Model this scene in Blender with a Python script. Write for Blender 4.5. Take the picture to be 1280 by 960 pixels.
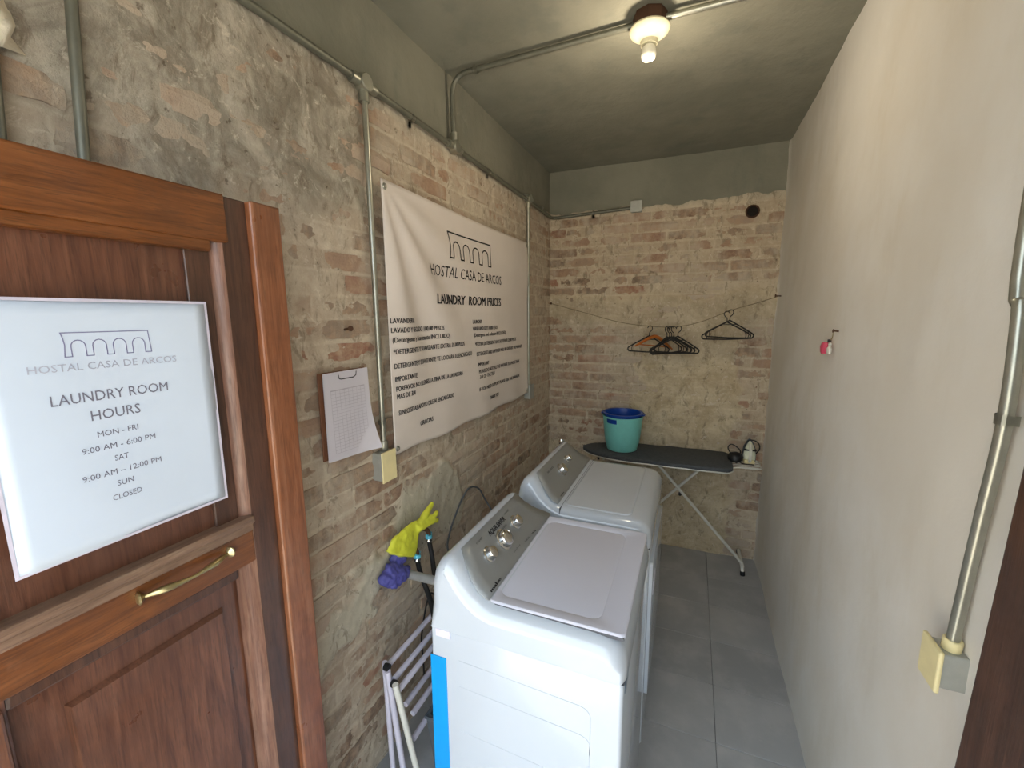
import bpy, bmesh, math, random
import numpy as np
from mathutils import Vector, Matrix

# ---------------------------------------------------------------- clearing
for o in list(bpy.data.objects):
    bpy.data.objects.remove(o)
S = bpy.context.scene
COL = S.collection
PI = math.pi
random.seed(7)
RS = np.random.RandomState(11)

# ---------------------------------------------------------------- room size
W, D, H, HB = 1.51, 3.22, 2.73, 2.435      # width, depth, ceiling, top of the brickwork
XD = 0.166                                  # face of the open door leaf

# ---------------------------------------------------------------- camera
def look(yaw, pitch, roll):
    y, p, r = map(math.radians, (yaw, pitch, roll))
    f = Vector((-math.sin(y)*math.cos(p), math.cos(y)*math.cos(p), -math.sin(p)))
    rt = f.cross(Vector((0, 0, 1))).normalized()
    up = rt.cross(f)
    return f, rt*math.cos(r)+up*math.sin(r), -rt*math.sin(r)+up*math.cos(r)
F_, R_, U_ = look(22.6756, 8.9958, -0.4364)
cam_d = bpy.data.cameras.new('camera')
cam = bpy.data.objects.new('camera', cam_d)
COL.objects.link(cam)
M = Matrix((R_, U_, -F_)).transposed().to_4x4()
M.translation = Vector((1.0278, 0.0, 1.7))
cam.matrix_world = M
cam_d.sensor_width = 36.0
cam_d.lens = 539.3/1280*36.0
cam_d.clip_start = 0.02
S.camera = cam

# ---------------------------------------------------------------- world, sun, exposure
S.view_settings.view_transform = 'Standard'
S.view_settings.look = 'None'
S.view_settings.gamma = 1.0
S.view_settings.use_curve_mapping = False
S.view_settings.exposure = 1.72
wd = bpy.data.worlds.new('sky')
S.world = wd
wd.use_nodes = True
bg = wd.node_tree.nodes['Background']
bg.inputs[0].default_value = (0.72, 0.86, 1.0, 1)
bg.inputs[1].default_value = 1.5
sun_d = bpy.data.lights.new('sun', 'SUN')
sun_d.energy = 3.6
sun_d.angle = 0.009
sun_d.color = (1.0, 0.95, 0.88)
sun = bpy.data.objects.new('sun', sun_d)
COL.objects.link(sun)
sun.rotation_euler = Vector((-0.45, -0.35, 1.0)).to_track_quat('Z', 'Y').to_euler()
por_d = bpy.data.lights.new('doorway_portal', 'AREA')
por_d.shape = 'RECTANGLE'
por_d.size = 1.30
por_d.size_y = 2.25
por_d.cycles.is_portal = True
por = bpy.data.objects.new('doorway_portal', por_d)
COL.objects.link(por)
por.location = (0.77, -0.36, 1.12)
por.rotation_euler = (PI/2, 0, 0)           # -Z of the lamp looks along +y, into the room

# ---------------------------------------------------------------- helpers: materials
def srgb(r, g, b):
    def f(c):
        c /= 255.0
        return c/12.92 if c <= 0.04045 else ((c+0.055)/1.055)**2.4
    return (f(r), f(g), f(b), 1.0)

class NT:
    def __init__(self, name):
        self.m = bpy.data.materials.new(name)
        self.m.use_nodes = True
        self.t = self.m.node_tree
        self.n = self.t.nodes
        self.b = self.n['Principled BSDF']
    def new(self, kind, **k):
        nd = self.n.new(kind)
        for a, v in k.items():
            setattr(nd, a, v)
        return nd
    def link(self, a, b):
        self.t.links.new(a, b)
    def geo(self):
        if not hasattr(self, '_g'):
            self._g = self.new('ShaderNodeNewGeometry')
        return self._g.outputs['Position']
    def obj(self):
        if not hasattr(self, '_o'):
            self._o = self.new('ShaderNodeTexCoord')
        return self._o.outputs['Object']
    def noise(self, scale, detail=4, rough=0.55, vec=None, stretch=None, dist=0.0):
        v = vec or self.geo()
        if stretch:
            mp = self.new('ShaderNodeMapping')
            mp.inputs['Scale'].default_value = stretch
            self.link(v, mp.inputs[0])
            v = mp.outputs[0]
        nd = self.new('ShaderNodeTexNoise')
        nd.inputs['Scale'].default_value = scale
        nd.inputs['Detail'].default_value = detail
        nd.inputs['Roughness'].default_value = rough
        nd.inputs['Distortion'].default_value = dist
        self.link(v, nd.inputs['Vector'])
        return nd.outputs['Fac']
    def ramp(self, fac, stops, interp='LINEAR'):
        nd = self.new('ShaderNodeValToRGB')
        nd.color_ramp.interpolation = interp
        e = nd.color_ramp.elements
        while len(e) < len(stops):
            e.new(0.5)
        for el, (p, c) in zip(e, stops):
            el.position = p
            el.color = c if len(c) == 4 else (*c, 1)
        self.link(fac, nd.inputs[0])
        return nd.outputs[0]
    def step(self, fac, a, b):
        nd = self.new('ShaderNodeMapRange')
        nd.interpolation_type = 'SMOOTHSTEP'
        nd.inputs[1].default_value = a
        nd.inputs[2].default_value = b
        self.link(fac, nd.inputs[0])
        return nd.outputs[0]
    def mix(self, fac, a, b, mode='MIX'):
        nd = self.new('ShaderNodeMix', data_type='RGBA', blend_type=mode)
        for i, v in ((0, fac), (6, a), (7, b)):
            if isinstance(v, (int, float)):
                nd.inputs[i].default_value = v
            elif isinstance(v, tuple):
                nd.inputs[i].default_value = v
            else:
                self.link(v, nd.inputs[i])
        return nd.outputs[2]
    def math(self, op, a, b=0.0):
        nd = self.new('ShaderNodeMath', operation=op)
        for i, v in ((0, a), (1, b)):
            if isinstance(v, (int, float)):
                nd.inputs[i].default_value = v
            else:
                self.link(v, nd.inputs[i])
        return nd.outputs[0]
    def color(self, c):
        if isinstance(c, tuple):
            self.b.inputs['Base Color'].default_value = c
        else:
            self.link(c, self.b.inputs['Base Color'])
    def rough(self, r):
        if isinstance(r, (int, float)):
            self.b.inputs['Roughness'].default_value = r
        else:
            self.link(r, self.b.inputs['Roughness'])
    def bump(self, h, strength=0.3, dist=0.002):
        nd = self.new('ShaderNodeBump')
        nd.inputs['Strength'].default_value = strength
        nd.inputs['Distance'].default_value = dist
        self.link(h, nd.inputs['Height'])
        self.link(nd.outputs[0], self.b.inputs['Normal'])

def simple(name, col, rough=0.5, metal=0.0, var=0.12, scale=30, bump=0.0, coat=0.0, trans=0.0):
    t = NT(name)
    c = tuple(col)
    lo = tuple(x*(1-var) for x in c[:3])+(1,)
    hi = tuple(min(1, x*(1+var)) for x in c[:3])+(1,)
    nz = t.noise(scale, 4, 0.6, vec=t.obj())
    t.color(t.ramp(nz, [(0.3, lo), (0.7, hi)]))
    t.rough(rough)
    t.b.inputs['Metallic'].default_value = metal
    t.b.inputs['Coat Weight'].default_value = coat
    t.b.inputs['Transmission Weight'].default_value = trans
    if bump:
        t.bump(t.noise(scale*8, 3, 0.6, vec=t.obj()), bump, 0.001)
    return t.m

def wash_mask(t):
    """old lime wash left in patches and runs over brick and mortar alike (true marks on the wall)"""
    big = t.noise(2.3, 5, 0.62, dist=0.4)
    fine = t.noise(16, 5, 0.7, stretch=(1, 1, 0.45))
    s = t.math('ADD', t.math('MULTIPLY', big, 0.62), t.math('MULTIPLY', fine, 0.38))
    return t.step(s, 0.42, 0.58)

def mat_brick():
    t = NT('old_brick')
    oi = t.new('ShaderNodeObjectInfo')
    r1 = t.math('ADD', oi.outputs['Random'], t.new('ShaderNodeNewGeometry').outputs['Random Per Island'])
    r1 = t.math('FRACT', r1)
    base = t.ramp(r1, [(0.0, srgb(128, 108, 92)), (0.15, srgb(160, 128, 108)), (0.32, srgb(176, 150, 130)),
                       (0.50, srgb(146, 130, 114)), (0.68, srgb(184, 162, 142)), (0.82, srgb(120, 106, 92)), (0.92, srgb(164, 118, 98)), (1.0, srgb(168, 142, 122))])
    mott = t.noise(26, 5, 0.7)
    base = t.mix(t.step(mott, 0.35, 0.72), base, srgb(184, 156, 130))
    dark = t.step(t.noise(40, 4, 0.7), 0.60, 0.75)
    base = t.mix(t.math('MULTIPLY', dark, 0.5), base, srgb(92, 74, 60))
    w = wash_mask(t)
    base = t.mix(t.math('MULTIPLY', w, 0.60), base, srgb(204, 194, 176))
    t.color(base)
    t.rough(0.95)
    base_hf = t.noise(120, 5, 0.75)
    t.bump(base_hf, 0.8, 0.005)
    return t.m

def mat_mortar():
    t = NT('lime_mortar')
    at = t.new('ShaderNodeAttribute')
    at.attribute_name = 'tone'
    sep = t.new('ShaderNodeSeparateColor')
    t.link(at.outputs['Color'], sep.inputs[0])
    n1 = t.noise(9, 6, 0.68)
    base = t.ramp(n1, [(0.25, srgb(168, 152, 132)), (0.45, srgb(198, 184, 164)), (0.62, srgb(214, 202, 182)), (0.8, srgb(224, 214, 196))])
    red = t.step(t.noise(7, 5, 0.7), 0.57, 0.70)
    base = t.mix(t.math('MULTIPLY', red, 0.42), base, srgb(172, 132, 110))
    base = t.mix(t.math('MULTIPLY', wash_mask(t), 0.55), base, srgb(206, 198, 180))
    fl = t.math('MULTIPLY', at.outputs['Alpha'], t.step(t.noise(13, 6, 0.72), 0.30, 0.60))
    fcol = t.mix(t.noise(5, 3, 0.5), srgb(172, 142, 122), srgb(150, 136, 120))
    base = t.mix(t.math('MULTIPLY', fl, 0.75), base, fcol)
    cem = t.mix(t.noise(7, 6, 0.65), srgb(176, 170, 152), srgb(210, 204, 186))
    base = t.mix(sep.outputs[0], base, cem)
    keepc = base
    tan = t.mix(t.step(t.noise(6, 8, 0.78, dist=0.5), 0.34, 0.66), srgb(182, 164, 132), srgb(216, 202, 172))
    base = t.mix(sep.outputs[1], base, tan)
    wht = t.mix(t.step(t.noise(7, 7, 0.75, stretch=(1,1,0.6), dist=0.6), 0.36, 0.66), srgb(138, 130, 116), srgb(196, 188, 172))
    base = t.mix(sep.outputs[2], base, wht)
    base = t.mix(t.math('MULTIPLY', t.math('MULTIPLY', fl, t.math('SUBTRACT', 1.0, sep.outputs[0])), 0.22), base, fcol)
    streak = t.step(t.noise(20, 6, 0.75, stretch=(1, 1, 0.5), dist=0.8), 0.53, 0.66)
    base = t.mix(t.math('MULTIPLY', streak, 0.6), base, srgb(116, 100, 82))
    lite = t.step(t.noise(24, 6, 0.75, dist=0.6), 0.56, 0.68)
    base = t.mix(t.math('MULTIPLY', lite, 0.65), base, srgb(224, 214, 196))
    hole = t.step(t.noise(38, 3, 0.6), 0.66, 0.72)
    base = t.mix(t.math('MULTIPLY', hole, 0.6), base, srgb(80, 64, 48))
    t.color(base)
    t.rough(0.97)
    t.bump(t.noise(90, 6, 0.75), 0.6, 0.005)
    return t.m

def mat_paint(name, a, b, c, s1=1.6, bump=0.25, bd=0.012):
    t = NT(name)
    base = t.mix(t.step(t.noise(s1, 5, 0.6), 0.35, 0.65), a, b)
    base = t.mix(t.math('MULTIPLY', t.step(t.noise(s1*2.7, 5, 0.65, stretch=(1, 1, 0.35)), 0.5, 0.72), 0.6), base, c)
    t.color(base)
    t.rough(0.85)
    hb = t.math('ADD', t.noise(14, 4, 0.6), t.math('MULTIPLY', t.noise(120, 3, 0.6), 0.15))
    t.bump(hb, bump, bd)
    return t.m

def mat_wood(name, a, b, c, axis='z', rough=0.38):
    t = NT(name)
    st = {'z': (14, 14, 1.0), 'y': (14, 1.0, 14)}[axis]
    g = t.noise(5, 6, 0.65, stretch=st, dist=0.6)
    g2 = t.noise(18, 4, 0.6, stretch=st)
    base = t.ramp(g, [(0.28, a), (0.5, b), (0.72, c)])
    base = t.mix(t.math('MULTIPLY', t.step(g2, 0.5, 0.68), 0.45), base, tuple(x*0.45 for x in a[:3])+(1,))
    worn = t.step(t.noise(6, 5, 0.7), 0.62, 0.78)
    blot = t.step(t.noise(3.5, 5, 0.7), 0.45, 0.62)
    base = t.mix(t.math('MULTIPLY', blot, 0.45), base, tuple(x*0.55 for x in b[:3])+(1,))
    base = t.mix(t.math('MULTIPLY', worn, 0.40), base, srgb(146, 106, 80))
    t.color(base)
    t.rough(t.ramp(t.noise(9, 4, 0.6), [(0.3, (rough-0.1,)*3), (0.7, (rough+0.2,)*3)]))
    t.bump(g2, 0.25, 0.002)
    t.b.inputs['Coat Weight'].default_value = 0.3
    t.b.inputs['Coat Roughness'].default_value = 0.25
    return t.m

def mat_tile():
    t = NT('grey_floor_tile')
    oi = t.new('ShaderNodeObjectInfo')
    base = t.mix(oi.outputs['Random'], srgb(160, 161, 162), srgb(170, 171, 172))
    base = t.mix(t.step(t.noise(5, 5, 0.6), 0.4, 0.7), base, srgb(182, 182, 182))
    base = t.mix(t.math('MULTIPLY', t.step(t.noise(9, 4, 0.7, stretch=(1, 2.2, 1)), 0.62, 0.75), 0.35), base, srgb(200, 200, 196))
    t.color(base)
    t.rough(0.55)
    t.bump(t.noise(60, 4, 0.6), 0.1, 0.002)
    return t.m

M_BRICK, M_MORTAR = mat_brick(), mat_mortar()
M_CONC = mat_paint('grey_painted_concrete', srgb(126, 125, 112), srgb(140, 138, 124), srgb(116, 118, 108), 2.0, 0.35)
M_RWALL = mat_paint('cream_plaster', srgb(224, 218, 207), srgb(232, 229, 223), srgb(216, 208, 193), 1.3, 0.25, 0.004)
M_TILE = mat_tile()
M_GROUT = simple('grout', srgb(104, 104, 102), 0.9)
M_GALV = simple('galvanised_steel', srgb(170, 170, 158), 0.34, 0.8, 0.12, 25)
M_GALVP = simple('grey_painted_conduit', srgb(116, 116, 104), 0.42, 0.4, 0.15, 20)
M_BOXG = simple('galvanised_box', srgb(176, 178, 172), 0.5, 0.4, 0.10, 30)
M_CREAM = simple('cream_plastic', srgb(236, 222, 170), 0.4, 0, 0.05)
M_ENAMEL = simple('white_enamel', srgb(192, 200, 210), 0.14, 0, 0.015, 4, coat=0.4)
M_ENAMEL2 = simple('white_lid_enamel', srgb(206, 208, 222), 0.24, 0, 0.015, 4)
M_SEAM = simple('dark_seam', srgb(88, 90, 96), 0.8)
M_PANEL = simple('silver_grey_fascia', srgb(150, 153, 153), 0.38, 0.35, 0.03, 12)
M_CHROME = simple('satin_chrome', srgb(218, 218, 216), 0.16, 1.0, 0.03)
M_BLACK = simple('black_plastic', srgb(22, 22, 24), 0.5)
M_INK = simple('black_ink', srgb(34, 32, 34), 0.9, 0, 0.02)
M_INKG = simple('grey_ink', srgb(112, 110, 124), 0.9, 0, 0.02)
M_INKP = simple('pale_grey_ink', srgb(166, 168, 182), 0.9, 0, 0.02)
M_INKV = simple('violet_ink', srgb(126, 124, 156), 0.9, 0, 0.02)
M_RUB = simple('black_rubber', srgb(26, 26, 28), 0.55)
M_BLUE = simple('blue_protective_film', srgb(0, 150, 226), 0.35, 0, 0.04, 5)
M_VINYL = simple('white_vinyl_banner', srgb(224, 214, 206), 0.55, 0, 0.03, 6)
M_PAPER = simple('white_paper', srgb(210, 206, 214), 0.7, 0, 0.03, 6)
M_LAM = simple('laminated_paper', srgb(198, 208, 222), 0.22, 0, 0.03, 4, coat=0.3)
M_LILAC = simple('pale_lilac_tube_paint', srgb(212, 208, 224), 0.35, 0, 0.04)
M_WHITEM = simple('white_metal_tube', srgb(222, 220, 210), 0.35, 0.1, 0.04)
M_FABRIC = simple('charcoal_board_cover', srgb(76, 80, 84), 0.85, 0, 0.18, 60, 0.3)
M_TURQ = simple('turquoise_plastic', srgb(128, 206, 196), 0.4, 0, 0.04)
M_NAVY = simple('deep_blue_plastic', srgb(14, 66, 158), 0.35, 0, 0.05)
M_YEL = simple('yellow_rubber', srgb(222, 226, 70), 0.45, 0, 0.08, 30, 0.2)
M_PUR = simple('violet_blue_rubber', srgb(84, 84, 160), 0.6, 0, 0.12, 60, 0.5)
M_PVC = simple('grey_pvc', srgb(150, 150, 148), 0.5)
M_AQUA = simple('light_blue_plastic', srgb(96, 190, 218), 0.4)
M_BROWNB = simple('hardboard', srgb(110, 70, 46), 0.7, 0, 0.1)
M_CFL = simple('white_glass_tube', srgb(240, 238, 226), 0.25)
M_GLOW = simple('lit_glass_tube', srgb(240, 238, 226), 0.25)
M_GLOW.node_tree.nodes['Principled BSDF'].inputs['Emission Color'].default_value = (1.0, 0.86, 0.66, 1)
M_GLOW.node_tree.nodes['Principled BSDF'].inputs['Emission Strength'].default_value = 0.5
M_BRASS = simple('aged_brass', srgb(186, 172, 128), 0.28, 0.95, 0.12, 80)
M_HWOOD = simple('orange_varnished_wood', srgb(176, 98, 38), 0.45, 0, 0.15, 40)
M_ROPE = simple('thin_grey_cord', srgb(120, 108, 84), 0.9)
M_DGREY = simple('dark_grey_plastic', srgb(84, 90, 96), 0.5)
M_PINK = simple('pink_plastic', srgb(206, 78, 104), 0.35)
M_RUST = simple('rusty_iron', srgb(84, 58, 42), 0.8, 0.3)
M_FOAM = simple('daylit_lime_plaster', srgb(236, 226, 204), 0.95, 0, 0.14, 22, 1.0)  # whitish plaster, lightened further to stand in for outside light falling on it
M_GROUND = simple('courtyard_paving', srgb(206, 192, 170), 0.9, 0, 0.1, 3)
M_FACADE = simple('courtyard_facade', srgb(226, 216, 200), 0.9, 0, 0.08, 2)
WZ = mat_wood('varnished_wood_upright', srgb(70, 38, 22), srgb(102, 60, 38), srgb(120, 76, 52), 'z')
WY = mat_wood('varnished_wood_rail', srgb(76, 40, 12), srgb(108, 60, 22), srgb(128, 78, 38), 'y')
WP = mat_wood('panel_wood', srgb(70, 38, 26), srgb(98, 60, 42), srgb(116, 76, 56), 'z', 0.34)
WO = mat_wood('orange_batten_wood', srgb(104, 62, 38), srgb(130, 78, 48), srgb(146, 98, 70), 'z', 0.35)
WL = mat_wood('pale_moulding_wood', srgb(96, 62, 46), srgb(124, 86, 68), srgb(146, 112, 92), 'z', 0.35)  # paler wood tone for the moulding strips
WLY = mat_wood('highlit_ledge_wood', srgb(92, 68, 54), srgb(124, 96, 76), srgb(152, 128, 106), 'y', 0.45)  # highlights along the ledges are put into this paler wood colour
WD_ = mat_wood('dark_stained_wood', srgb(52, 30, 20), srgb(76, 48, 34), srgb(92, 60, 44), 'z', 0.4)

# ---------------------------------------------------------------- helpers: meshes
def finish(name, bm, mat, parent=None, smooth=False, loc=None):
    me = bpy.data.meshes.new(name)
    bm.normal_update()
    bm.to_mesh(me)
    bm.free()
    for m in (mat if isinstance(mat, (list, tuple)) else [mat]):
        me.materials.append(m)
    if smooth:
        for p in me.polygons:
            p.use_smooth = True
        try:
            me.set_sharp_from_angle(angle=math.radians(40 if smooth is True else smooth))
        except Exception:
            pass
    o = bpy.data.objects.new(name, me)
    COL.objects.link(o)
    if parent:
        o.parent = parent
        # all meshes are written in room coordinates; undo the parent's own place
        o.matrix_parent_inverse = Matrix.Translation(-parent.location) if parent.parent is None else parent.matrix_parent_inverse.copy()
    return o

def tag(o, label=None, cat=None, group=None, kind=None):
    if label: o['label'] = label
    if cat: o['category'] = cat
    if group: o['group'] = group
    if kind: o['kind'] = kind
    return o

def thing(name, label, cat, loc=(0, 0, 0), group=None):
    o = bpy.data.objects.new(name, None)
    o.empty_display_size = 0.05
    o.location = loc
    COL.objects.link(o)
    return tag(o, label, cat, group)

def box(bm, x0, x1, y0, y1, z0, z1, bev=0.0, seg=2):
    vs = [bm.verts.new((x, y, z)) for x in (x0, x1) for y in (y0, y1) for z in (z0, z1)]
    q = [(0, 1, 3, 2), (4, 6, 7, 5), (0, 4, 5, 1), (2, 3, 7, 6), (0, 2, 6, 4), (1, 5, 7, 3)]
    fs = [bm.faces.new([vs[i] for i in f]) for f in q]
    if bev:
        es = list({e for f in fs for e in f.edges})
        bmesh.ops.bevel(bm, geom=es, offset=bev, segments=seg, profile=0.5, affect='EDGES')
    return bm

def B(x0, x1, y0, y1, z0, z1, bev=0.0, seg=2):
    return box(bmesh.new(), x0, x1, y0, y1, z0, z1, bev, seg)

def smooth_path(pts, n=8):
    P = [Vector(p) for p in pts]
    P = [P[0]*2-P[1]]+P+[P[-1]*2-P[-2]]
    out = []
    for i in range(1, len(P)-2):
        a, b, c, d = P[i-1], P[i], P[i+1], P[i+2]
        for k in range(n):
            t = k/n
            out.append(0.5*((2*b)+(c-a)*t+(2*a-5*b+4*c-d)*t*t+(3*b-a-3*c+d)*t**3))
    out.append(P[-2])
    return out

def round_path(pts, r, n=6):
    """polyline with its corners rounded to radius-like r"""
    P = [Vector(p) for p in pts]
    out = [P[0]]
    for i in range(1, len(P)-1):
        a, b, c = P[i-1], P[i], P[i+1]
        u, v = (a-b), (c-b)
        d = min(r, u.length*0.49, v.length*0.49)
        p, q = b+u.normalized()*d, b+v.normalized()*d
        for k in range(n+1):
            t = k/n
            out.append((1-t)**2*p+2*t*(1-t)*b+t*t*q)
    out.append(P[-1])
    return out

def tube(bm, pts, r, seg=10, cap=True, flat=None):
    P = [Vector(p) for p in pts]
    R = r if isinstance(r, (list, tuple)) else [r]*len(P)
    t0 = (P[1]-P[0]).normalized()
    ref = Vector((0, 0, 1)) if abs(t0.z) < 0.9 else Vector((0, 1, 0))
    n = (ref-t0*ref.dot(t0)).normalized()
    rings = []
    for i, p in enumerate(P):
        t = ((P[min(i+1, len(P)-1)])-(P[max(i-1, 0)])).normalized()
        n = (n-t*n.dot(t)).normalized()
        b = t.cross(n)
        fl = flat or 1.0
        rings.append([bm.verts.new(p+(n*math.cos(2*PI*k/seg)*fl+b*math.sin(2*PI*k/seg))*R[i]) for k in range(seg)])
    for a, c in zip(rings, rings[1:]):
        for k in range(seg):
            bm.faces.new((a[k], a[(k+1) % seg], c[(k+1) % seg], c[k]))
    if cap:
        bm.faces.new(rings[0][::-1])
        bm.faces.new(rings[-1])
    return bm

def T(pts, r, seg=10, **k):
    return tube(bmesh.new(), pts, r, seg, **k)

def lathe(bm, prof, c, axis=(0, 0, 1), seg=24, sx=1.0):
    a = Vector(axis).normalized()
    ref = Vector((1, 0, 0)) if abs(a.x) < 0.9 else Vector((0, 1, 0))
    u = (ref-a*ref.dot(a)).normalized()
    v = a.cross(u)
    c = Vector(c)
    rings = []
    for r, h in prof:
        if r < 1e-6:
            rings.append([bm.verts.new(c+a*h)])
        else:
            rings.append([bm.verts.new(c+a*h+u*math.cos(2*PI*k/seg)*r*sx+v*math.sin(2*PI*k/seg)*r) for k in range(seg)])
    for p, q in zip(rings, rings[1:]):
        for k in range(seg):
            k2 = (k+1) % seg
            if len(p) == 1 and len(q) == 1:
                continue
            if len(p) == 1:
                bm.faces.new((p[0], q[k], q[k2]))
            elif len(q) == 1:
                bm.faces.new((p[k], p[k2], q[0]))
            else:
                bm.faces.new((p[k], p[k2], q[k2], q[k]))
    return bm

def stroke(bm, pts, w, plane='yz', off=0.0, closed=False):
    """a flat pen line: pts are (a, b) pairs in the plane; returns quads with mitred joints"""
    n = len(pts)
    L, R2 = [], []
    for i in range(n):
        p = Vector(pts[i])
        a = Vector(pts[i-1]) if (i or closed) else p-(Vector(pts[1])-p)
        c = Vector(pts[(i+1) % n]) if (i < n-1 or closed) else p+(p-Vector(pts[i-1]))
        d1, d2 = (p-a).normalized(), (c-p).normalized()
        nn = Vector((-(d1.y+d2.y), d1.x+d2.x))
        if nn.length < 1e-6: nn = Vector((-d1.y, d1.x))
        nn.normalize()
        k = w/2/max(0.4, nn.dot(Vector((-d1.y, d1.x))))
        L.append(p+nn*k); R2.append(p-nn*k)
    mk = lambda p: bm.verts.new((off, p.x, p.y))
    L = [mk(p) for p in L]; R2 = [mk(p) for p in R2]
    for i in range(n if closed else n-1):
        j = (i+1) % n
        bm.faces.new((R2[i], R2[j], L[j], L[i]))

def add_text(bm, s, y0, y1, z, h, bold=0.0, off=0.0, shear=0.0, center=False):
    """lettering in the y-z plane from y0 to y1 on the base line z, cap height h"""
    cu = bpy.data.curves.new('t', 'FONT')
    cu.body = s
    cu.size = 1.0
    cu.resolution_u = 2
    cu.fill_mode = 'FRONT'
    o = bpy.data.objects.new('t', cu)
    COL.objects.link(o)
    dg = bpy.context.evaluated_depsgraph_get()
    me = bpy.data.meshes.new_from_object(o.evaluated_get(dg))
    xs = [v.co.x for v in me.vertices]
    if not xs:
        return
    x0, x1 = min(xs), max(xs)
    k = (y1-y0)/(x1-x0)
    kz = h/0.73
    # a heavy face is the same letters struck again a hair to the side
    for shift in ((0.0,) if not bold else (-0.5, 0.0, 0.5)):
        vs = [bm.verts.new((off, y0+(v.co.x-x0)*k+shear*v.co.y*kz+shift*bold*5*h, z+v.co.y*kz)) for v in me.vertices]
        for p in me.polygons:
            try:
                bm.faces.new([vs[i] for i in p.vertices])
            except ValueError:
                pass
    bpy.data.objects.remove(o)
    bpy.data.curves.remove(cu)
    bpy.data.meshes.remove(me)

def arcade(y0, y1, z0, z1, flare=0.03):
    """outline of an aqueduct with four arches, as on the hostel's sign"""
    w, h = y1-y0, z1-z0
    pts = [(0.02, 1.0), (0.5, 1.0), (0.98, 1.0), (1.0, 0.0)]
    pw = 0.075
    aw = (1-5*pw-0.03)/4
    x = 1.0
    for i in range(4):
        x -= pw
        pts.append((x, 0.0))
        for k in range(9):
            t = PI*k/8
            pts.append((x-aw/2+math.cos(t)*aw/2, 0.42+math.sin(t)*0.26))
        x -= aw
        pts.append((x, 0.0))
    pts += [(0.03, 0.0), (0.045, 0.5), (0.035, 0.8)]
    return [(y0+a*w, z0+b*h) for a, b in pts]

# value noise on numpy grids
_LAT = RS.rand(64, 64)
def vnoise(u, v):
    iu, iv = np.floor(u).astype(int), np.floor(v).astype(int)
    fu, fv = u-iu, v-iv
    fu, fv = fu*fu*(3-2*fu), fv*fv*(3-2*fv)
    g = lambda a, b: _LAT[a % 64, b % 64]
    return (g(iu, iv)*(1-fu)+g(iu+1, iv)*fu)*(1-fv)+(g(iu, iv+1)*(1-fu)+g(iu+1, iv+1)*fu)*fv
def fbm(u, v, s, oct_=4, seed=0):
    o, a, t = 0, 1.0, 0
    u, v = np.asarray(u, float)*s+seed*7.3, np.asarray(v, float)*s+seed*3.1
    for _ in range(oct_):
        o = o+a*vnoise(u, v); t += a
        a *= 0.5; u = u*2.03+5.1; v = v*2.03+1.7
    return o/t
def sm(x, a, b):
    t = np.clip((x-a)/(b-a), 0, 1)
    return t*t*(3-2*t)

def grid_mesh(name, us, vs, pos, mat, parent=None, tone=None, smooth=True):
    """pos: (nv, nu, 3) array"""
    nv, nu = len(vs), len(us)
    me = bpy.data.meshes.new(name)
    idx = np.arange(nu*nv).reshape(nv, nu)
    q = np.stack([idx[:-1, :-1], idx[:-1, 1:], idx[1:, 1:], idx[1:, :-1]], -1).reshape(-1, 4)
    me.from_pydata(pos.reshape(-1, 3).tolist(), [], q.tolist())
    me.materials.append(mat)
    if tone is not None:
        ca = me.color_attributes.new('tone', 'FLOAT_COLOR', 'POINT')
        arr = tone.reshape(-1, 4).astype(np.float32)
        ca.data.foreach_set('color', arr.ravel())
    me.polygons.foreach_set('use_smooth', [smooth]*len(q))
    o = bpy.data.objects.new(name, me)
    COL.objects.link(o)
    if parent: o.parent = parent
    return o

# ---------------------------------------------------------------- outside: what the daylight comes from
tag(finish('ground', B(-9, 10, -11, -0.36, -0.08, -0.02), M_GROUND), kind='structure')
tag(finish('wall_courtyard', B(-9, 10, -9.0, -8.7, -0.02, 2.6), M_FACADE), kind='structure')

# ---------------------------------------------------------------- floor
floor = tag(finish('floor', B(-0.05, W+0.05, -0.36, D+0.03, -0.08, -0.006), M_GROUT), kind='structure')
tile_me = None
xs = [-0.02, 0.3, 0.6, 0.9, 1.2, W+0.02]
ys = [-0.36, -0.12]+[0.18+0.3*i for i in range(10)]+[D+0.02]
tile_cache = {}
for i in range(5):
    for j in range(len(ys)-1):
        w_, l_ = xs[i+1]-xs[i], ys[j+1]-ys[j]
        key = (round(w_, 3), round(l_, 3))
        if key not in tile_cache:
            g = 0.0009
            bm = B(-w_/2+g, w_/2-g, -l_/2+g, l_/2-g, -0.008, 0.0, 0.0012, 1)
            o = finish('tile', bm, M_TILE, floor)
            tile_cache[key] = o
        else:
            o = tile_cache[key].copy()
            COL.objects.link(o)
        o.location = ((xs[i]+xs[i+1])/2, (ys[j]+ys[j+1])/2, random.uniform(-0.0005, 0.0004))

# ---------------------------------------------------------------- brick walls
def seg_dist(u, v, a, b):
    ax, ay = a; bx, by = b
    t = np.clip(((u-ax)*(bx-ax)+(v-ay)*(by-ay))/((bx-ax)**2+(by-ay)**2), 0, 1)
    return np.hypot(u-(ax+t*(bx-ax)), v-(ay+t*(by-ay)))

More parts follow.
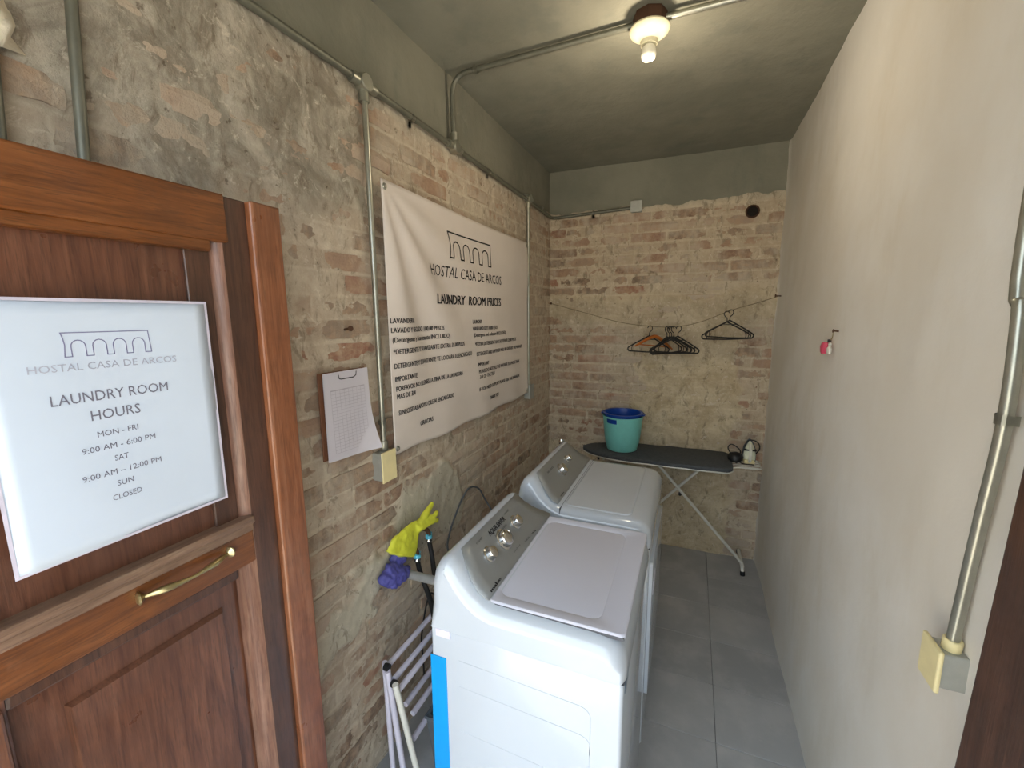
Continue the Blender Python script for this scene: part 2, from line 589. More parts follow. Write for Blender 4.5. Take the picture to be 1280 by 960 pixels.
def left_fields(u, v):       # u = y, v = z : extra mortar height, tone (cement, tan, white)
    jig = (fbm(u, v, 9, 3, 3)-0.5)*0.16
    cem = 1-sm(seg_dist(u, v, (1.60, 0.98), (0.84, 0.62))+jig, 0.05, 0.085)
    cem = np.maximum(cem, 1-sm(seg_dist(u, v, (1.35, 0.93), (1.66, 0.80))+jig, 0.10, 0.15))
    wht = sm(v+(fbm(u, v, 3, 3, 5)-0.5)*0.5, 1.92, 2.1)*(1-sm(u+(fbm(u, v, 4, 3, 6)-0.5)*0.5, 1.05, 1.35))
    top = sm(v+jig*0.5, HB-0.07, HB-0.02)
    extra = cem*0.011+wht*0.0036+top*0.004
    return extra, np.stack([cem, 0*cem+0.12, np.clip(wht+top*0.5, 0, 1)], -1)

def back_fields(u, v):       # u = x, v = z
    jig = (fbm(u, v, 7, 4, 8)-0.5)*0.30
    patch = sm(u+jig, 0.66, 0.74)*(1-sm(u+jig*0.5, 1.28, 1.33))*(1-sm(v+jig, 1.66, 1.80))
    patch = np.maximum(patch, (1-sm(v+jig, 0.55, 0.7))*(1-sm(u, 1.28, 1.33)))
    midl = sm(v+jig*0.5, 1.35, 1.45)*(1-sm(v+jig*0.5, 1.78, 1.86))
    band = sm(v+jig*0.4, 1.62, 1.70)*(1-sm(v+jig*0.4, 1.80, 1.88))
    patch = np.maximum(patch, band*0.7)
    top = sm(v+jig*0.2, HB-0.05, HB-0.01)
    extra = patch*0.010+midl*0.001+top*0.003
    return extra, np.stack([0*patch, np.clip(patch+0.42, 0, 1), np.clip(midl*0.35+top*0.4, 0, 1)], -1)

MB0 = 0.0036
def mortar_h(u, v, fields, seed):
    e, tone = fields(u, v)
    h = MB0+(fbm(u, v, 7, 4, seed)-0.5)*0.010+(fbm(u, v, 38, 3, seed+1)-0.5)*0.009+e
    return h, tone

BRICKS = []
def make_brick_protos():
    for s in range(8):
        rnd = random.Random(100+s)
        bm = bmesh.new()
        nu, nv = 4, 3
        fr = []
        for j in range(nv+1):
            row = []
            for i in range(nu+1):
                u, v = i/nu-0.5, j/nv-0.5
                edge = (i in (0, nu)) or (j in (0, nv))
                cor = (i in (0, nu)) and (j in (0, nv))
                du = rnd.uniform(-0.02, 0.02)
                dv = rnd.uniform(-0.05, 0.05)
                y = rnd.uniform(-0.0018, 0.0018)+(0.003 if edge else 0)+(rnd.uniform(0, 0.006) if cor else 0)
                row.append(bm.verts.new((u*(1 if not cor else 0.97)+du, y, v+dv)))
            fr.append(row)
        for j in range(nv):
            for i in range(nu):
                bm.faces.new((fr[j][i], fr[j][i+1], fr[j+1][i+1], fr[j+1][i]))
        ring = [fr[0][i] for i in range(nu+1)]+[fr[j][nu] for j in range(1, nv+1)]+[fr[nv][i] for i in range(nu-1, -1, -1)]+[fr[j][0] for j in range(nv-1, 0, -1)]
        bk = [bm.verts.new((v.co.x*1.0, 0.022, v.co.z*1.0)) for v in ring]
        n = len(ring)
        for k in range(n):
            bm.faces.new((ring[k], bk[k], bk[(k+1) % n], ring[(k+1) % n]))
        bm.normal_update()
        me = bpy.data.meshes.new('brick')
        bm.to_mesh(me); bm.free()
        me.materials.append(M_BRICK)
        BRICKS.append(me)
make_brick_protos()

def brick_wall(wall_name, u0, u1, to_world, rotz, fields, seed, visible, rank, limit=300):
    """the wall is its mortar bed; the bricks are its parts"""
    rnd = random.Random(seed)
    cells = []
    pitch = 0.0705
    z = 0.012
    row = 0
    while z+0.04 < HB-0.01:
        hgt = pitch-rnd.uniform(0.014, 0.020)
        u = u0-rnd.uniform(0.0, 0.05)-(0.128 if row % 2 else 0)
        while u < u1:
            ln = rnd.uniform(0.22, 0.26) if rnd.random() > 0.15 else rnd.uniform(0.10, 0.14)
            a, b = max(u, u0+0.004), min(u+ln, u1-0.004)
            if b-a > 0.03:
                cells.append((a, b, z, z+hgt, rnd.random(), rnd.random(), rnd.uniform(-0.012, 0.012)))
            u += ln+rnd.uniform(0.010, 0.018)
        z += pitch
        row += 1
    nu, nv = int((u1-u0)/0.0080), int(HB/0.0080)
    us, vs = np.linspace(u0, u1, nu), np.linspace(-0.01, HB, nv)
    U, V = np.meshgrid(us, vs)
    Hh, tone = mortar_h(U, V, fields, seed)
    film = np.zeros_like(U)
    du, dv = us[1]-us[0], vs[1]-vs[0]
    for c in cells:
        i0, i1 = int((c[0]-us[0])/du+0.5), int((c[1]-us[0])/du+0.5)
        j0, j1 = int((c[2]-vs[0])/dv+0.5), int((c[3]-vs[0])/dv+0.5)
        film[j0:j1+1, i0:i1+1] = 0.35+0.65*c[4]
    Hh = Hh-0.0016*(film == 0)*(tone[..., 0] < 0.4)
    tone = np.concatenate([tone, film[..., None]], -1)
    # ragged upper edge
    rag = (fbm(U, V*0, 12, 4, seed+4)-0.5)*0.05
    Vw = np.where(V > HB-0.05, V+rag*(V-(HB-0.05))/0.05, V)
    wall = tag(grid_mesh(wall_name, us, vs, to_world(U, Vw, Hh), M_MORTAR, tone=tone), kind='structure')
    keep, rest = [], []
    for c in cells:
        uc, vc = (c[0]+c[1])/2, (c[2]+c[3])/2
        off = 0.0020+0.0088*c[4]
        hm, _ = mortar_h(np.array([[uc-0.06, uc, uc+0.06]]), np.array([[vc, vc, vc]]), fields, seed)
        if off < hm.min()-0.003:
            continue                                   # wholly under the plaster
        (keep if visible(uc, vc) else rest).append((c, off))
    keep.sort(key=lambda c: rank((c[0][0]+c[0][1])/2, (c[0][2]+c[0][3])/2))
    rest += keep[limit:]
    keep = keep[:limit]
    R = Matrix.Rotation(rotz, 4, 'Z')
    def mtx(c, off):
        p = to_world(np.array([[(c[0]+c[1])/2]]), np.array([[(c[2]+c[3])/2]]), np.array([[off]]))[0, 0]
        return Matrix.Translation(Vector(p)) @ R @ Matrix.Rotation(c[6], 4, 'Y') @ Matrix.Diagonal((c[1]-c[0], 1, c[3]-c[2], 1))
    for c, off in keep:
        o = bpy.data.objects.new('brick', BRICKS[int(c[5]*8) % 8])
        o.parent = wall
        o.matrix_world = mtx(c, off)
        COL.objects.link(o)
    if rest:
        bm = bmesh.new()
        for c, off in rest:
            n0 = len(bm.verts)
            bm.from_mesh(BRICKS[int(c[5]*8) % 8])
            bm.verts.ensure_lookup_table()
            bmesh.ops.transform(bm, matrix=mtx(c, off), verts=bm.verts[n0:])
        tag(finish('brickwork', bm, M_BRICK, wall), kind='stuff')
    print(wall_name, 'bricks', len(keep), 'rest', len(rest))
    return wall

tw_left = lambda U, V, Hh: np.stack([Hh, U, V], -1)
tw_back = lambda U, V, Hh: np.stack([U, D-Hh, V], -1)
def vis_left(u, v):
    if u < 0.74 and v < 1.93: return False                   # behind the open door leaf
    if u < 0.30: return False
    if 1.27 < u < 2.64 and 1.22 < v < 2.14: return False     # behind the banner
    if v < 0.55+0.10*(u-1.5) and u > 1.45: return False
    return not (v < 0.9 and u > 1.7 and v < 0.45*(u-1.0)+0.35)
wall_left = brick_wall('wall_left', -0.02, D+0.01, tw_left, PI/2, left_fields, 21, vis_left,
                       lambda u, v: (u-0.0)**2+(v-1.7)**2)
wall_back = brick_wall('wall_back', -0.01, W+0.02, tw_back, 0.0, back_fields, 37, lambda u, v: not (u < 0.8 and v < 0.7),
                       lambda u, v: (u-1.0)**2+(v-1.5)**2, 290)
# solid masonry behind the bed
finish('masonry', B(-0.25, -0.012, -0.36, D+0.25, -0.08, H+0.1), M_CONC, wall_left)
finish('masonry', B(-0.25, W+0.25, D+0.012, D+0.25, -0.08, H+0.1), M_CONC, wall_back)

# concrete band above the brickwork, level with its face
def patch(name, us, vs, fn, mat, parent=None, kind=None):
    U, V = np.meshgrid(us, vs)
    o = grid_mesh(name, us, vs, fn(U, V), mat, parent)
    if kind: tag(o, kind=kind)
    return o
patch('concrete_band', np.linspace(-0.03, D+0.01, 120), np.linspace(HB-0.045, H+0.01, 14),
      lambda U, V: np.stack([-0.006+(fbm(U, V, 5, 4, 12)-0.5)*0.008, U, V], -1), M_CONC, wall_left)
patch('concrete_band', np.linspace(-0.01, W+0.02, 60), np.linspace(HB-0.045, H+0.01, 14),
      lambda U, V: np.stack([U, D+0.004-(fbm(U, V, 5, 4, 13)-0.5)*0.008, V], -1), M_CONC, wall_back)
ceiling = patch('ceiling', np.linspace(-0.03, W+0.05, 50), np.linspace(-0.03, D+0.03, 100),
                lambda U, V: np.stack([U, V, H+(fbm(U, V, 3, 4, 14)-0.5)*0.012], -1), M_CONC, kind='structure')
finish('slab', B(-0.25, W+0.25, -0.36, D+0.25, H+0.02, H+0.2), M_CONC, ceiling)
# right wall: trowelled plaster, gently uneven
def rw(U, V):
    wob = (fbm(U, V, 1.6, 3, 15)-0.5)*0.022+(fbm(U, V, 9, 3, 16)-0.5)*0.004
    edge = 1-sm(D-U, 0.0, 0.03)
    return np.stack([W+wob-edge*0.012*fbm(U*0, V, 14, 3, 17), U, V], -1)
wall_right = patch('wall_right', np.linspace(-0.03, D+0.012, 220), np.linspace(-0.02, H+0.01, 180), rw, M_RWALL, kind='structure')
finish('masonry', B(W+0.03, W+0.25, -0.36, D+0.25, -0.08, H+0.1), M_CONC, wall_right)
# front wall with its doorway (the camera stands in it)
bm = bmesh.new()
box(bm, -0.25, 0.12, -0.34, -0.04, -0.02, H+0.1)
box(bm, 1.42, W+0.25, -0.34, -0.04, -0.02, H+0.1)
box(bm, 0.12, 1.42, -0.34, -0.04, 2.32, H+0.1)
wall_front = tag(finish('wall_front', bm, M_RWALL), kind='structure')
# broken plaster edge high in the near left corner
U, V = np.meshgrid(np.linspace(0, 1, 26), np.linspace(0, 1, 30))
yy = -0.04+0.436*U
zz = 2.128+0.58*V+(fbm(U, V*0, 6, 3, 19)-0.5)*0.05*(1-V)
xx = 0.008+0.055*np.sqrt(np.clip(1-U**14, 0, 1))*np.clip(V*30, 0, 1)**0.5+(fbm(U, V, 14, 5, 18)-0.5)*0.05
yy = yy+(fbm(U, V, 16, 4, 20)-0.5)*0.06
tag(grid_mesh('trim_1', np.linspace(0, 1, 26), np.linspace(0, 1, 30), np.stack([xx, yy, zz], -1), M_FOAM), kind='structure')

# drain hole in the back wall
hole = thing('drain_hole', 'small round dark drain hole high on the back brick wall', 'hole', (1.333, D-0.012, 2.335))
bm = bmesh.new()
lathe(bm, [(0.030, 0.0), (0.036, 0.004), (0.041, 0.0)], (1.333, D-0.014, 2.335), (0, -1, 0), 20)
finish('rim', bm, M_RUST, hole, True)
bm = bmesh.new()
lathe(bm, [(0.0, 0.0), (0.031, 0.0)], (1.333, D-0.016, 2.335), (0, -1, 0), 20)
finish('opening', bm, simple('hole_shade', srgb(30, 24, 20), 1.0), hole)  # flat dark disc; the shade inside the hole is put into its colour

# ---------------------------------------------------------------- door leaves
def wavy(bm, amt=0.0008):
    for v in bm.verts:
        v.co += Vector((random.uniform(-amt, amt), random.uniform(-amt, amt), random.uniform(-amt, amt)))
    return bm

door = tag(bpy.data.objects.new('door_1', None), kind='structure')
door.location = (XD-0.02, 0.0, 0.0)
COL.objects.link(door)
def dp(name, bm, mat, smooth=False, parent=None):
    return finish(name, wavy(bm, 0.0006), mat, parent or door, smooth)
XB = XD-0.038
ZT = 1.937
dp('stile', B(XB, XD, 0.592, 0.650, 0.03, ZT-0.002, 0.003, 2), WD_)
dp('stile', B(XB, XD, 0.10, 0.212, 0.03, ZT, 0.003, 2), WZ)
dp('rail', B(XB, XD+0.006, 0.10, 0.604, 1.846, ZT+0.001, 0.005, 2), WY)
dp('rail', B(XB, XD, 0.205, 0.594, 1.172, 1.245, 0.003, 2), WY)
dp('rail', B(XB, XD, 0.205, 0.594, 0.03, 0.24, 0.003, 2), WY)
bt = dp('batten', B(XB-0.01, XD+0.016, 0.650, 0.720, 0.03, ZT-0.001, 0.005, 2), WO)
bt['label'] = 'orange wooden batten along the free edge'
dp('stile_facing', B(XD-0.002, XD+0.012, 0.10, 0.206, 0.03, 1.168, 0.004, 2), WZ)
# upper field
dp('panel', B(XB+0.008, XB+0.020, 0.20, 0.528, 1.27, 1.852, 0.0), WP)
dp('inner_stile', B(XB+0.008, XD-0.010, 0.526, 0.572, 1.27, 1.852, 0.002, 1), WD_)
def ogee(y0, y1, z0, z1, name, mat, vertical=True):
    bm = bmesh.new()
    prof = [(0, 0.0), (0.2, -0.002), (0.45, -0.007), (0.7, -0.012), (1.0, -0.013)]
    a, b = [], []
    for t, d in prof:
        if vertical:
            a.append(bm.verts.new((XD+d, y1+(y0-y1)*t, z0)))
            b.append(bm.verts.new((XD+d, y1+(y0-y1)*t, z1)))
        else:
            a.append(bm.verts.new((XD+d, y0, z1+(z0-z1)*t)))
            b.append(bm.verts.new((XD+d, y1, z1+(z0-z1)*t)))
    for i in range(len(prof)-1):
        bm.faces.new((a[i], b[i], b[i+1], a[i+1]))
    dp(name, bm, mat, True)
ogee(0.568, 0.593, 1.262, 1.848, 'moulding', WL)
ogee(0.553, 0.593, 0.235, 1.176, 'moulding', WL)
dp('moulding', B(XD-0.022, XD+0.002, 0.21, 0.57, 1.826, 1.848, 0.004, 2), WY)
# ledge below the upper field
dp('ledge', B(XB+0.005, XD+0.012, 0.205, 0.594, 1.262, 1.280, 0.005, 2), WLY)
dp('ledge', B(XB+0.005, XD+0.006, 0.205, 0.594, 1.244, 1.264, 0.004, 2), WLY)
dp('moulding', B(XD-0.020, XD-0.004, 0.212, 0.556, 1.150, 1.174, 0.005, 2), WD_)
# lower field: a raised panel
dp('panel', B(XB+0.006, XD-0.018, 0.205, 0.556, 0.23, 1.156), WP)
bm = bmesh.new()
z0, z1, y0, y1 = 0.30, 1.102, 0.272, 0.522
o4 = [bm.verts.new((XD-0.018, y, z)) for y, z in ((y0, z0), (y1, z0), (y1, z1), (y0, z1))]
i4 = [bm.verts.new((XD-0.008, y, z)) for y, z in ((y0+0.006, z0+0.006), (y1-0.006, z0+0.006), (y1-0.006, z1-0.006), (y0+0.006, z1-0.006))]
bm.faces.new(i4)
for k in range(4):
    bm.faces.new((o4[k], o4[(k+1) % 4], i4[(k+1) % 4], i4[k]))
dp('raised_panel', bm, WP)
for zh in (0.45, 1.65):
    bm = bmesh.new()
    tube(bm, [(XB+0.01, 0.095, zh-0.05), (XB+0.01, 0.095, zh+0.05)], 0.008, 10)
    dp('hinge', bm, M_RUST, True)
finish('jamb_post', B(XB-0.03, XD-0.02, -0.06, 0.098, 0.0, ZT+0.02), WZ, door)
# pull handle: arched bar with leaf-shaped ends and a collar in the middle
hy0, hy1, hz = 0.372, 0.540, 1.2235
ctr = [(XD+0.004, hy0, hz), (XD+0.010, hy0+0.018, hz), (XD+0.020, hy0+0.045, hz), (XD+0.024, (hy0+hy1)/2, hz-0.001), (XD+0.020, hy1-0.045, hz), (XD+0.010, hy1-0.018, hz), (XD+0.004, hy1, hz)]
path = smooth_path(ctr, 6)
rr = []
for i in range(len(path)):
    t = i/(len(path)-1)
    s_ = abs(t-0.5)*2
    rr.append(0.0032+0.0034*math.sin(PI*min(1, s_*1.25))**2 if s_ < 0.8 else 0.003+0.009*math.sin(PI*(s_-0.8)/0.2*0.85))
pull = finish('handle', T(path, rr, 12, flat=1.0), M_BRASS, door, True)
pull['label'] = 'aged brass pull handle'
for yc in (-0.007, 0.0, 0.007):
    bm = bmesh.new()
    lathe(bm, [(0.0, -0.002), (0.0065, -0.002), (0.0072, 0), (0.0065, 0.002), (0, 0.002)], (XD+0.024, (hy0+hy1)/2+yc, hz-0.001), (0, 1, 0), 14)
    finish('collar', bm, M_BRASS, pull, True)
for yc in (hy0+0.030, hy1-0.030):
    bm = bmesh.new()
    lathe(bm, [(0.005, 0), (0.0045, 0.01), (0.006, 0.016), (0, 0.018)], (XD, yc, hz+0.002), (1, 0, 0), 12)
    finish('post', bm, M_BRASS, pull, True)
for yc in (hy0-0.002, hy1+0.002):
    bm = bmesh.new()
    lathe(bm, [(0.014, 0), (0.013, 0.005), (0.008, 0.010), (0, 0.011)], (XD, yc, hz), (1, 0, 0), 12)
    finish('rosette', bm, M_BRASS, pull, True)

# the second leaf, folded back against the right wall; it has sagged a little
door2 = tag(bpy.data.objects.new('door_2', None), kind='structure')
door2.location = (W-0.08, 0.0, 0.0)
COL.objects.link(door2)
XR = 1.412
def d2(name, bm, mat):
    o = finish(name, wavy(bm, 0.0006), mat, door2)
    return o
def tilt(bm):
    for v in bm.verts:
        v.co.y += -(v.co.z-1.25)*0.055
    return bm
d2('stile', tilt(B(XR, XR+0.036, 0.610, 0.727, 0.02, ZT, 0.004, 2)), WD_)
d2('stile', tilt(B(XR, XR+0.036, 0.10, 0.20, 0.02, ZT, 0.004, 2)), WD_)
for z0, z1 in ((1.846, ZT), (1.172, 1.26), (0.02, 0.24)):
    d2('rail', tilt(B(XR, XR+0.036, 0.19, 0.615, z0, z1, 0.004, 2)), WD_)
d2('panel', tilt(B(XR+0.014, XR+0.026, 0.19, 0.615, 0.2, 1.86)), WD_)

# ---------------------------------------------------------------- sign on the door
sx = XD+0.0075
sign = thing('paper_sign', 'white laminated sheet with laundry room hours taped to the wooden door', 'sign', (XD, 0.4, 1.53))
bm = bmesh.new()
ny, nz = 14, 18
sy0, sy1, sz0, sz1 = 0.243, 0.541, 1.342, 1.728
def sheet_x(y, z):
    return sx+0.004*math.exp(-((y-sy0)**2+(z-sz0)**2)/0.01)+0.0016*math.sin(y*22+z*5)
gr = [[bm.verts.new((sheet_x(sy0+(sy1-sy0)*i/ny, sz0+(sz1-sz0)*j/nz), sy0+(sy1-sy0)*i/ny, sz0+(sz1-sz0)*j/nz)) for i in range(ny+1)] for j in range(nz+1)]
for j in range(nz):
    for i in range(ny):
        bm.faces.new((gr[j][i], gr[j][i+1], gr[j+1][i+1], gr[j+1][i]))
sheet = finish('sheet', bm, M_LAM, sign, True)
so = sheet.modifiers.new('thickness', 'SOLIDIFY'); so.thickness = 0.0009; so.offset = -1
def on_sheet(bm, d=0.0007):
    for v in bm.verts:
        v.co.x = sheet_x(v.co.y, v.co.z)+d
    return bm
bm = bmesh.new()
edge = [(sy0, sz0), (sy1, sz0), (sy1, sz1), (sy0, sz1)]
stroke(bm, edge, 0.0045, closed=True)
finish('laminated_edge', on_sheet(bm, 0.0004), simple('clear_plastic_edge', srgb(196, 190, 204), 0.2), sign)
bm = bmesh.new()
stroke(bm, arcade(0.329, 0.445, 1.6445, 1.680), 0.0014, closed=True)
finish('emblem', on_sheet(bm), M_INKV, sign)
bm = bmesh.new()
add_text(bm, 'HOSTAL CASA DE ARCOS', 0.290, 0.481, 1.6235, 0.0115)
finish('printed_name', on_sheet(bm), M_INKP, sign)
for s_, a, b, z, h in (('LAUNDRY ROOM', .308, .462, 1.574, .0165), ('HOURS', .351, .417, 1.5435, .0165), ('MON - FRI', .355, .410, 1.516, .0095),
                       ('9:00 AM - 6:00 PM', .333, .433, 1.494, .0095), ('SAT', .372, .391, 1.4725, .0095),
                       ('9:00 AM \u2013 12:00 PM', .328, .437, 1.451, .0095), ('SUN', .370, .393, 1.4305, .0095), ('CLOSED', .361, .402, 1.4085, .0095)):
    bm = bmesh.new()
    add_text(bm, s_, a, b, z, h, 0.0)
    finish('printed_line', on_sheet(bm), M_INKG, sign)

# ---------------------------------------------------------------- banner
ban = thing('banner', 'white vinyl banner with laundry room prices hung on the brick wall', 'banner', (0.02, 1.95, 1.68))
by0, by1, bz0, bz1 = 1.249, 2.655, 1.192, 2.160
def ban_x(y, z):
    s = (y-by0)/(by1-by0); t = (bz1-z)/(bz1-bz0)
    x = 0.030
    # folds fanning out from the upper left corner
    ang = math.atan2(t*0.97, s*1.4+1e-4)
    rad = math.hypot(s*1.4, t*0.97)
    x += 0.011*math.sin(ang*13+2.6)*math.exp(-((rad-0.45)/0.42)**2)*min(1, rad*5)*(0.35+0.65*min(1, ang/0.9))
    # soft vertical pleats near the bottom
    x += 0.0055*math.sin(s*24+1.2*t)*t**2*(1-0.35*s)
    # pull towards the upper right corner
    x += 0.006*math.sin((s*0.5-t*1.7)*9)*math.exp(-((1-s)**2+t**2)/0.10)
    x += 0.003*math.sin(s*9+t*4)
    return x
bm = bmesh.new()
ny, nz = 110, 80
gr = []
for j in range(nz+1):
    row = []
    for i in range(ny+1):
        s, t = i/ny, j/nz
        y = by0+(by1-by0)*s
        zt = bz1-0.008*math.sin(PI*s)-0.006*s
        zb = bz0-0.012*math.sin(PI*s)*0.6+0.004*math.sin(s*20)
        y += (0.008*math.sin(t*PI) if i == 0 else 0)
        z = zb+(zt-zb)*t
        row.append(bm.verts.new((ban_x(y, z), y, z)))
    gr.append(row)
for j in range(nz):
    for i in range(ny):
        bm.faces.new((gr[j][i], gr[j][i+1], gr[j+1][i+1], gr[j+1][i]))
sh = finish('sheet', bm, M_VINYL, ban, 180)
so = sh.modifiers.new('thickness', 'SOLIDIFY'); so.thickness = 0.001; so.offset = -1
def on_ban(bm):
    for _ in range(2):
        lg = [e for e in bm.edges if e.calc_length() > 0.012]
        if lg: bmesh.ops.subdivide_edges(bm, edges=lg, cuts=1)
        bmesh.ops.triangulate(bm, faces=bm.faces[:])
    for v in bm.verts:
        v.co.x = ban_x(v.co.y, v.co.z)+0.0020
    return bm
bm = bmesh.new()
stroke(bm, arcade(1.668, 2.106, 1.952, 2.060), 0.0060, closed=True)
bmesh.ops.subdivide_edges(bm, edges=[e for e in bm.edges if e.calc_length() > 0.05], cuts=6)
finish('emblem', on_ban(bm), M_INK, ban)
bm = bmesh.new()
add_text(bm, 'HOSTAL CASA DE ARCOS', 1.533, 2.228, 1.868, 0.048)
finish('printed_name', on_ban(bm), M_INK, ban)
bm = bmesh.new()
bm.free()
for s_, a, b in (('LAUNDRY', 1.562, 1.828), ('ROOM', 1.862, 2.020), ('PRICES', 2.046, 2.214)):
    bm = bmesh.new()
    add_text(bm, s_, a, b, 1.752, 0.044, 0.022)
    finish('printed_title', on_ban(bm), M_INK, ban)
for s_, a, b, z in (('LAVANDERIA', 1.264, 1.402, 1.676), ('LAVADO Y SECADO 100.00 PESOS', 1.266, 1.614, 1.642), ('(Detergente y Suavizante INCLUIDO)', 1.270, 1.659, 1.607),
                    ('*DETERGENTE Y SUAVIZANTE EXTRA 35.00 PESOS', 1.271, 1.794, 1.564), ('DETERGENTE Y SUAVIZANTE TE LO DARA EL ENCARGADO', 1.273, 1.868, 1.512),
                    ('IMPORTANTE', 1.274, 1.403, 1.464), ('PORFAVOR NO LLENES LA TINA DE LA LAVADORA', 1.276, 1.772, 1.427), ('MAS DE 3/4', 1.278, 1.388, 1.398),
                    ('SI NECESITAS APOYO DILE AL ENCARGADO', 1.283, 1.685, 1.336), ('GRACIAS', 1.421, 1.515, 1.264),
                    ('LAUNDRY', 1.896, 1.983, 1.663), ('WASH AND DRY 100.00 PESOS', 1.894, 2.167, 1.629), ('(Detergent and softener INCLUDED)', 1.900, 2.287, 1.597),
                    ('*EXTRA DETERGENT AND SOFTENER 35.00 PESOS', 1.908, 2.444, 1.551), ('DETERGENT AND SOFTENER WILL BE GIVEN BY THE MANAGER', 1.918, 2.551, 1.502),
                    ('IMPORTANT', 1.929, 2.050, 1.448), ('PLEASE DO NOT FILL THE WASHER TUB MORE THAN', 1.935, 2.500, 1.412), ('3/4 OF THE TUB', 1.942, 2.128, 1.383),
                    ('IF YOU NEED SUPPORT PLEASE ASK THE MANAGER', 1.935, 2.507, 1.320), ('THANK YOU', 2.062, 2.187, 1.255)):
    bm = bmesh.new()
    add_text(bm, s_, a, b, z, 0.0195, 0.016)
    finish('printed_line', on_ban(bm), M_INK, ban)
for y, z in ((by0+0.018, bz1-0.022), (by1-0.018, bz1-0.026), (by1-0.018, bz0+0.022), (by0+0.018, bz0+0.022)):
    bm = bmesh.new()
    xx_ = ban_x(y, z)
    lathe(bm, [(0.004, 0.003), (0.009, 0.0035), (0.011, 0.001), (0.011, -0.002)], (xx_, y, z), (1, 0, 0), 16)
    g = finish('grommet', bm, M_GALV, ban, True)
    bm = bmesh.new()
    lathe(bm, [(0.0, 0.006), (0.004, 0.005), (0.0045, 0.0), (0.002, -0.012)], (xx_, y, z), (1, 0, 0), 10)
    finish('nail', bm, M_RUST, g, True)

ban.location.x += 0.004

# ---------------------------------------------------------------- clipboard
cb = thing('clipboard', 'brown hardboard clipboard holding curled white sheets on the brick wall', 'clipboard', (0.012, 1.04, 1.4))
bm = B(0.010, 0.016, 0.930, 1.128, 1.268, 1.536, 0.002, 1)
finish('board', bm, M_BROWNB, cb)
for k, (dx, dz, tw) in enumerate(((0.0, 0.0, 1.0), (0.003, 0.004, 0.6), (0.0055, 0.001, 0.25))):
    bm = bmesh.new()
    n_, m_ = 14, 18
    gr = []
    for j in range(m_+1):
        row = []
        for i in range(n_+1):
            s, t = i/n_, j/m_           # t up
            y = 0.945+0.190*s+0.016*(1-t)**2*s*tw
            z = 1.262+0.268*t+dz-0.006*s*(1-t)
            x = 0.018+dx*(1-t*0.6)+0.030*(1-t)**3*s**2*tw+0.006*(1-t)*s+0.003*math.sin(s*6)*(1-t)
            row.append(bm.verts.new((x, y, z)))
        gr.append(row)
    for j in range(m_):
        for i in range(n_):
            bm.faces.new((gr[j][i], gr[j][i+1], gr[j+1][i+1], gr[j+1][i]))
    finish('sheet', bm, M_PAPER, cb, True)
    if k == 2:
        bm = bmesh.new()
        def sheetx(s, t): return 0.0182+dx*(1-t*0.6)+0.030*(1-t)**3*s**2*tw+0.006*(1-t)*s+0.003*math.sin(s*6)*(1-t)+0.0008
        def pt(s, t): return bm.verts.new((sheetx(s, t), 0.945+0.190*s+0.016*(1-t)**2*s*tw, 1.262+0.268*t+dz-0.006*s*(1-t)))
        def line(s0, t0, s1, t1, w):
            n = 6
            for q in range(n):
                a, b = q/n, (q+1)/n
                if s0 == s1:
                    ta, tb = t0+(t1-t0)*a, t0+(t1-t0)*b
                    bm.faces.new((pt(s0, ta), pt(s0+w, ta), pt(s0+w, tb), pt(s0, tb)))
                else:
                    sa, sb = s0+(s1-s0)*a, s0+(s1-s0)*b
                    bm.faces.new((pt(sa, t0), pt(sb, t0), pt(sb, t0+w), pt(sa, t0+w)))
        for c in range(9):
            line(0.12+c*0.095, 0.08, 0.12+c*0.095, 0.80, 0.006)
        for c in range(20):
            line(0.12, 0.08+c*0.0379, 0.886, 0.0, 0.004)
        line(0.12, 0.80, 0.886, 0, 0.012)
        finish('ruled_table', bm, simple('faint_ink', srgb(184, 178, 188), 0.9), cb)
bm = bmesh.new()
stroke(bm, [(0.995, 1.530), (0.998, 1.515), (1.005, 1.512), (1.060, 1.512), (1.070, 1.518), (1.072, 1.530)], 0.003)
for v in bm.verts: v.co.x = 0.030
bmesh.ops.solidify(bm, geom=bm.faces[:], thickness=0.004)
clip = finish('clip', bm, M_CHROME, cb)
finish('clip_bar', B(0.012, 0.031, 0.992, 1.075, 1.528, 1.537, 0.002, 1), M_CHROME, clip)

cb.location.x += 0.010

# ---------------------------------------------------------------- nails in the left wall
def nail(name, p, d, ln, r, label, parent=None):
    bm = bmesh.new()
    p, d = Vector(p), Vector(d).normalized()
    tube(bm, [p, p+d*ln], r, 8)
    lathe(bm, [(0, -0.001), (r*2.2, -0.001), (r*2.2, 0.002), (0, 0.002)], p+d*ln, d, 10)
    o = finish(name, bm, M_RUST, parent, True)
    if not parent: tag(o, label, 'nail')
    return o
nail('nail', (0.0, 1.072, 1.660), (1, -0.35, 0.1), 0.045, 0.004, 'dark iron bolt sticking out of the brick left of the banner above the clipboard')

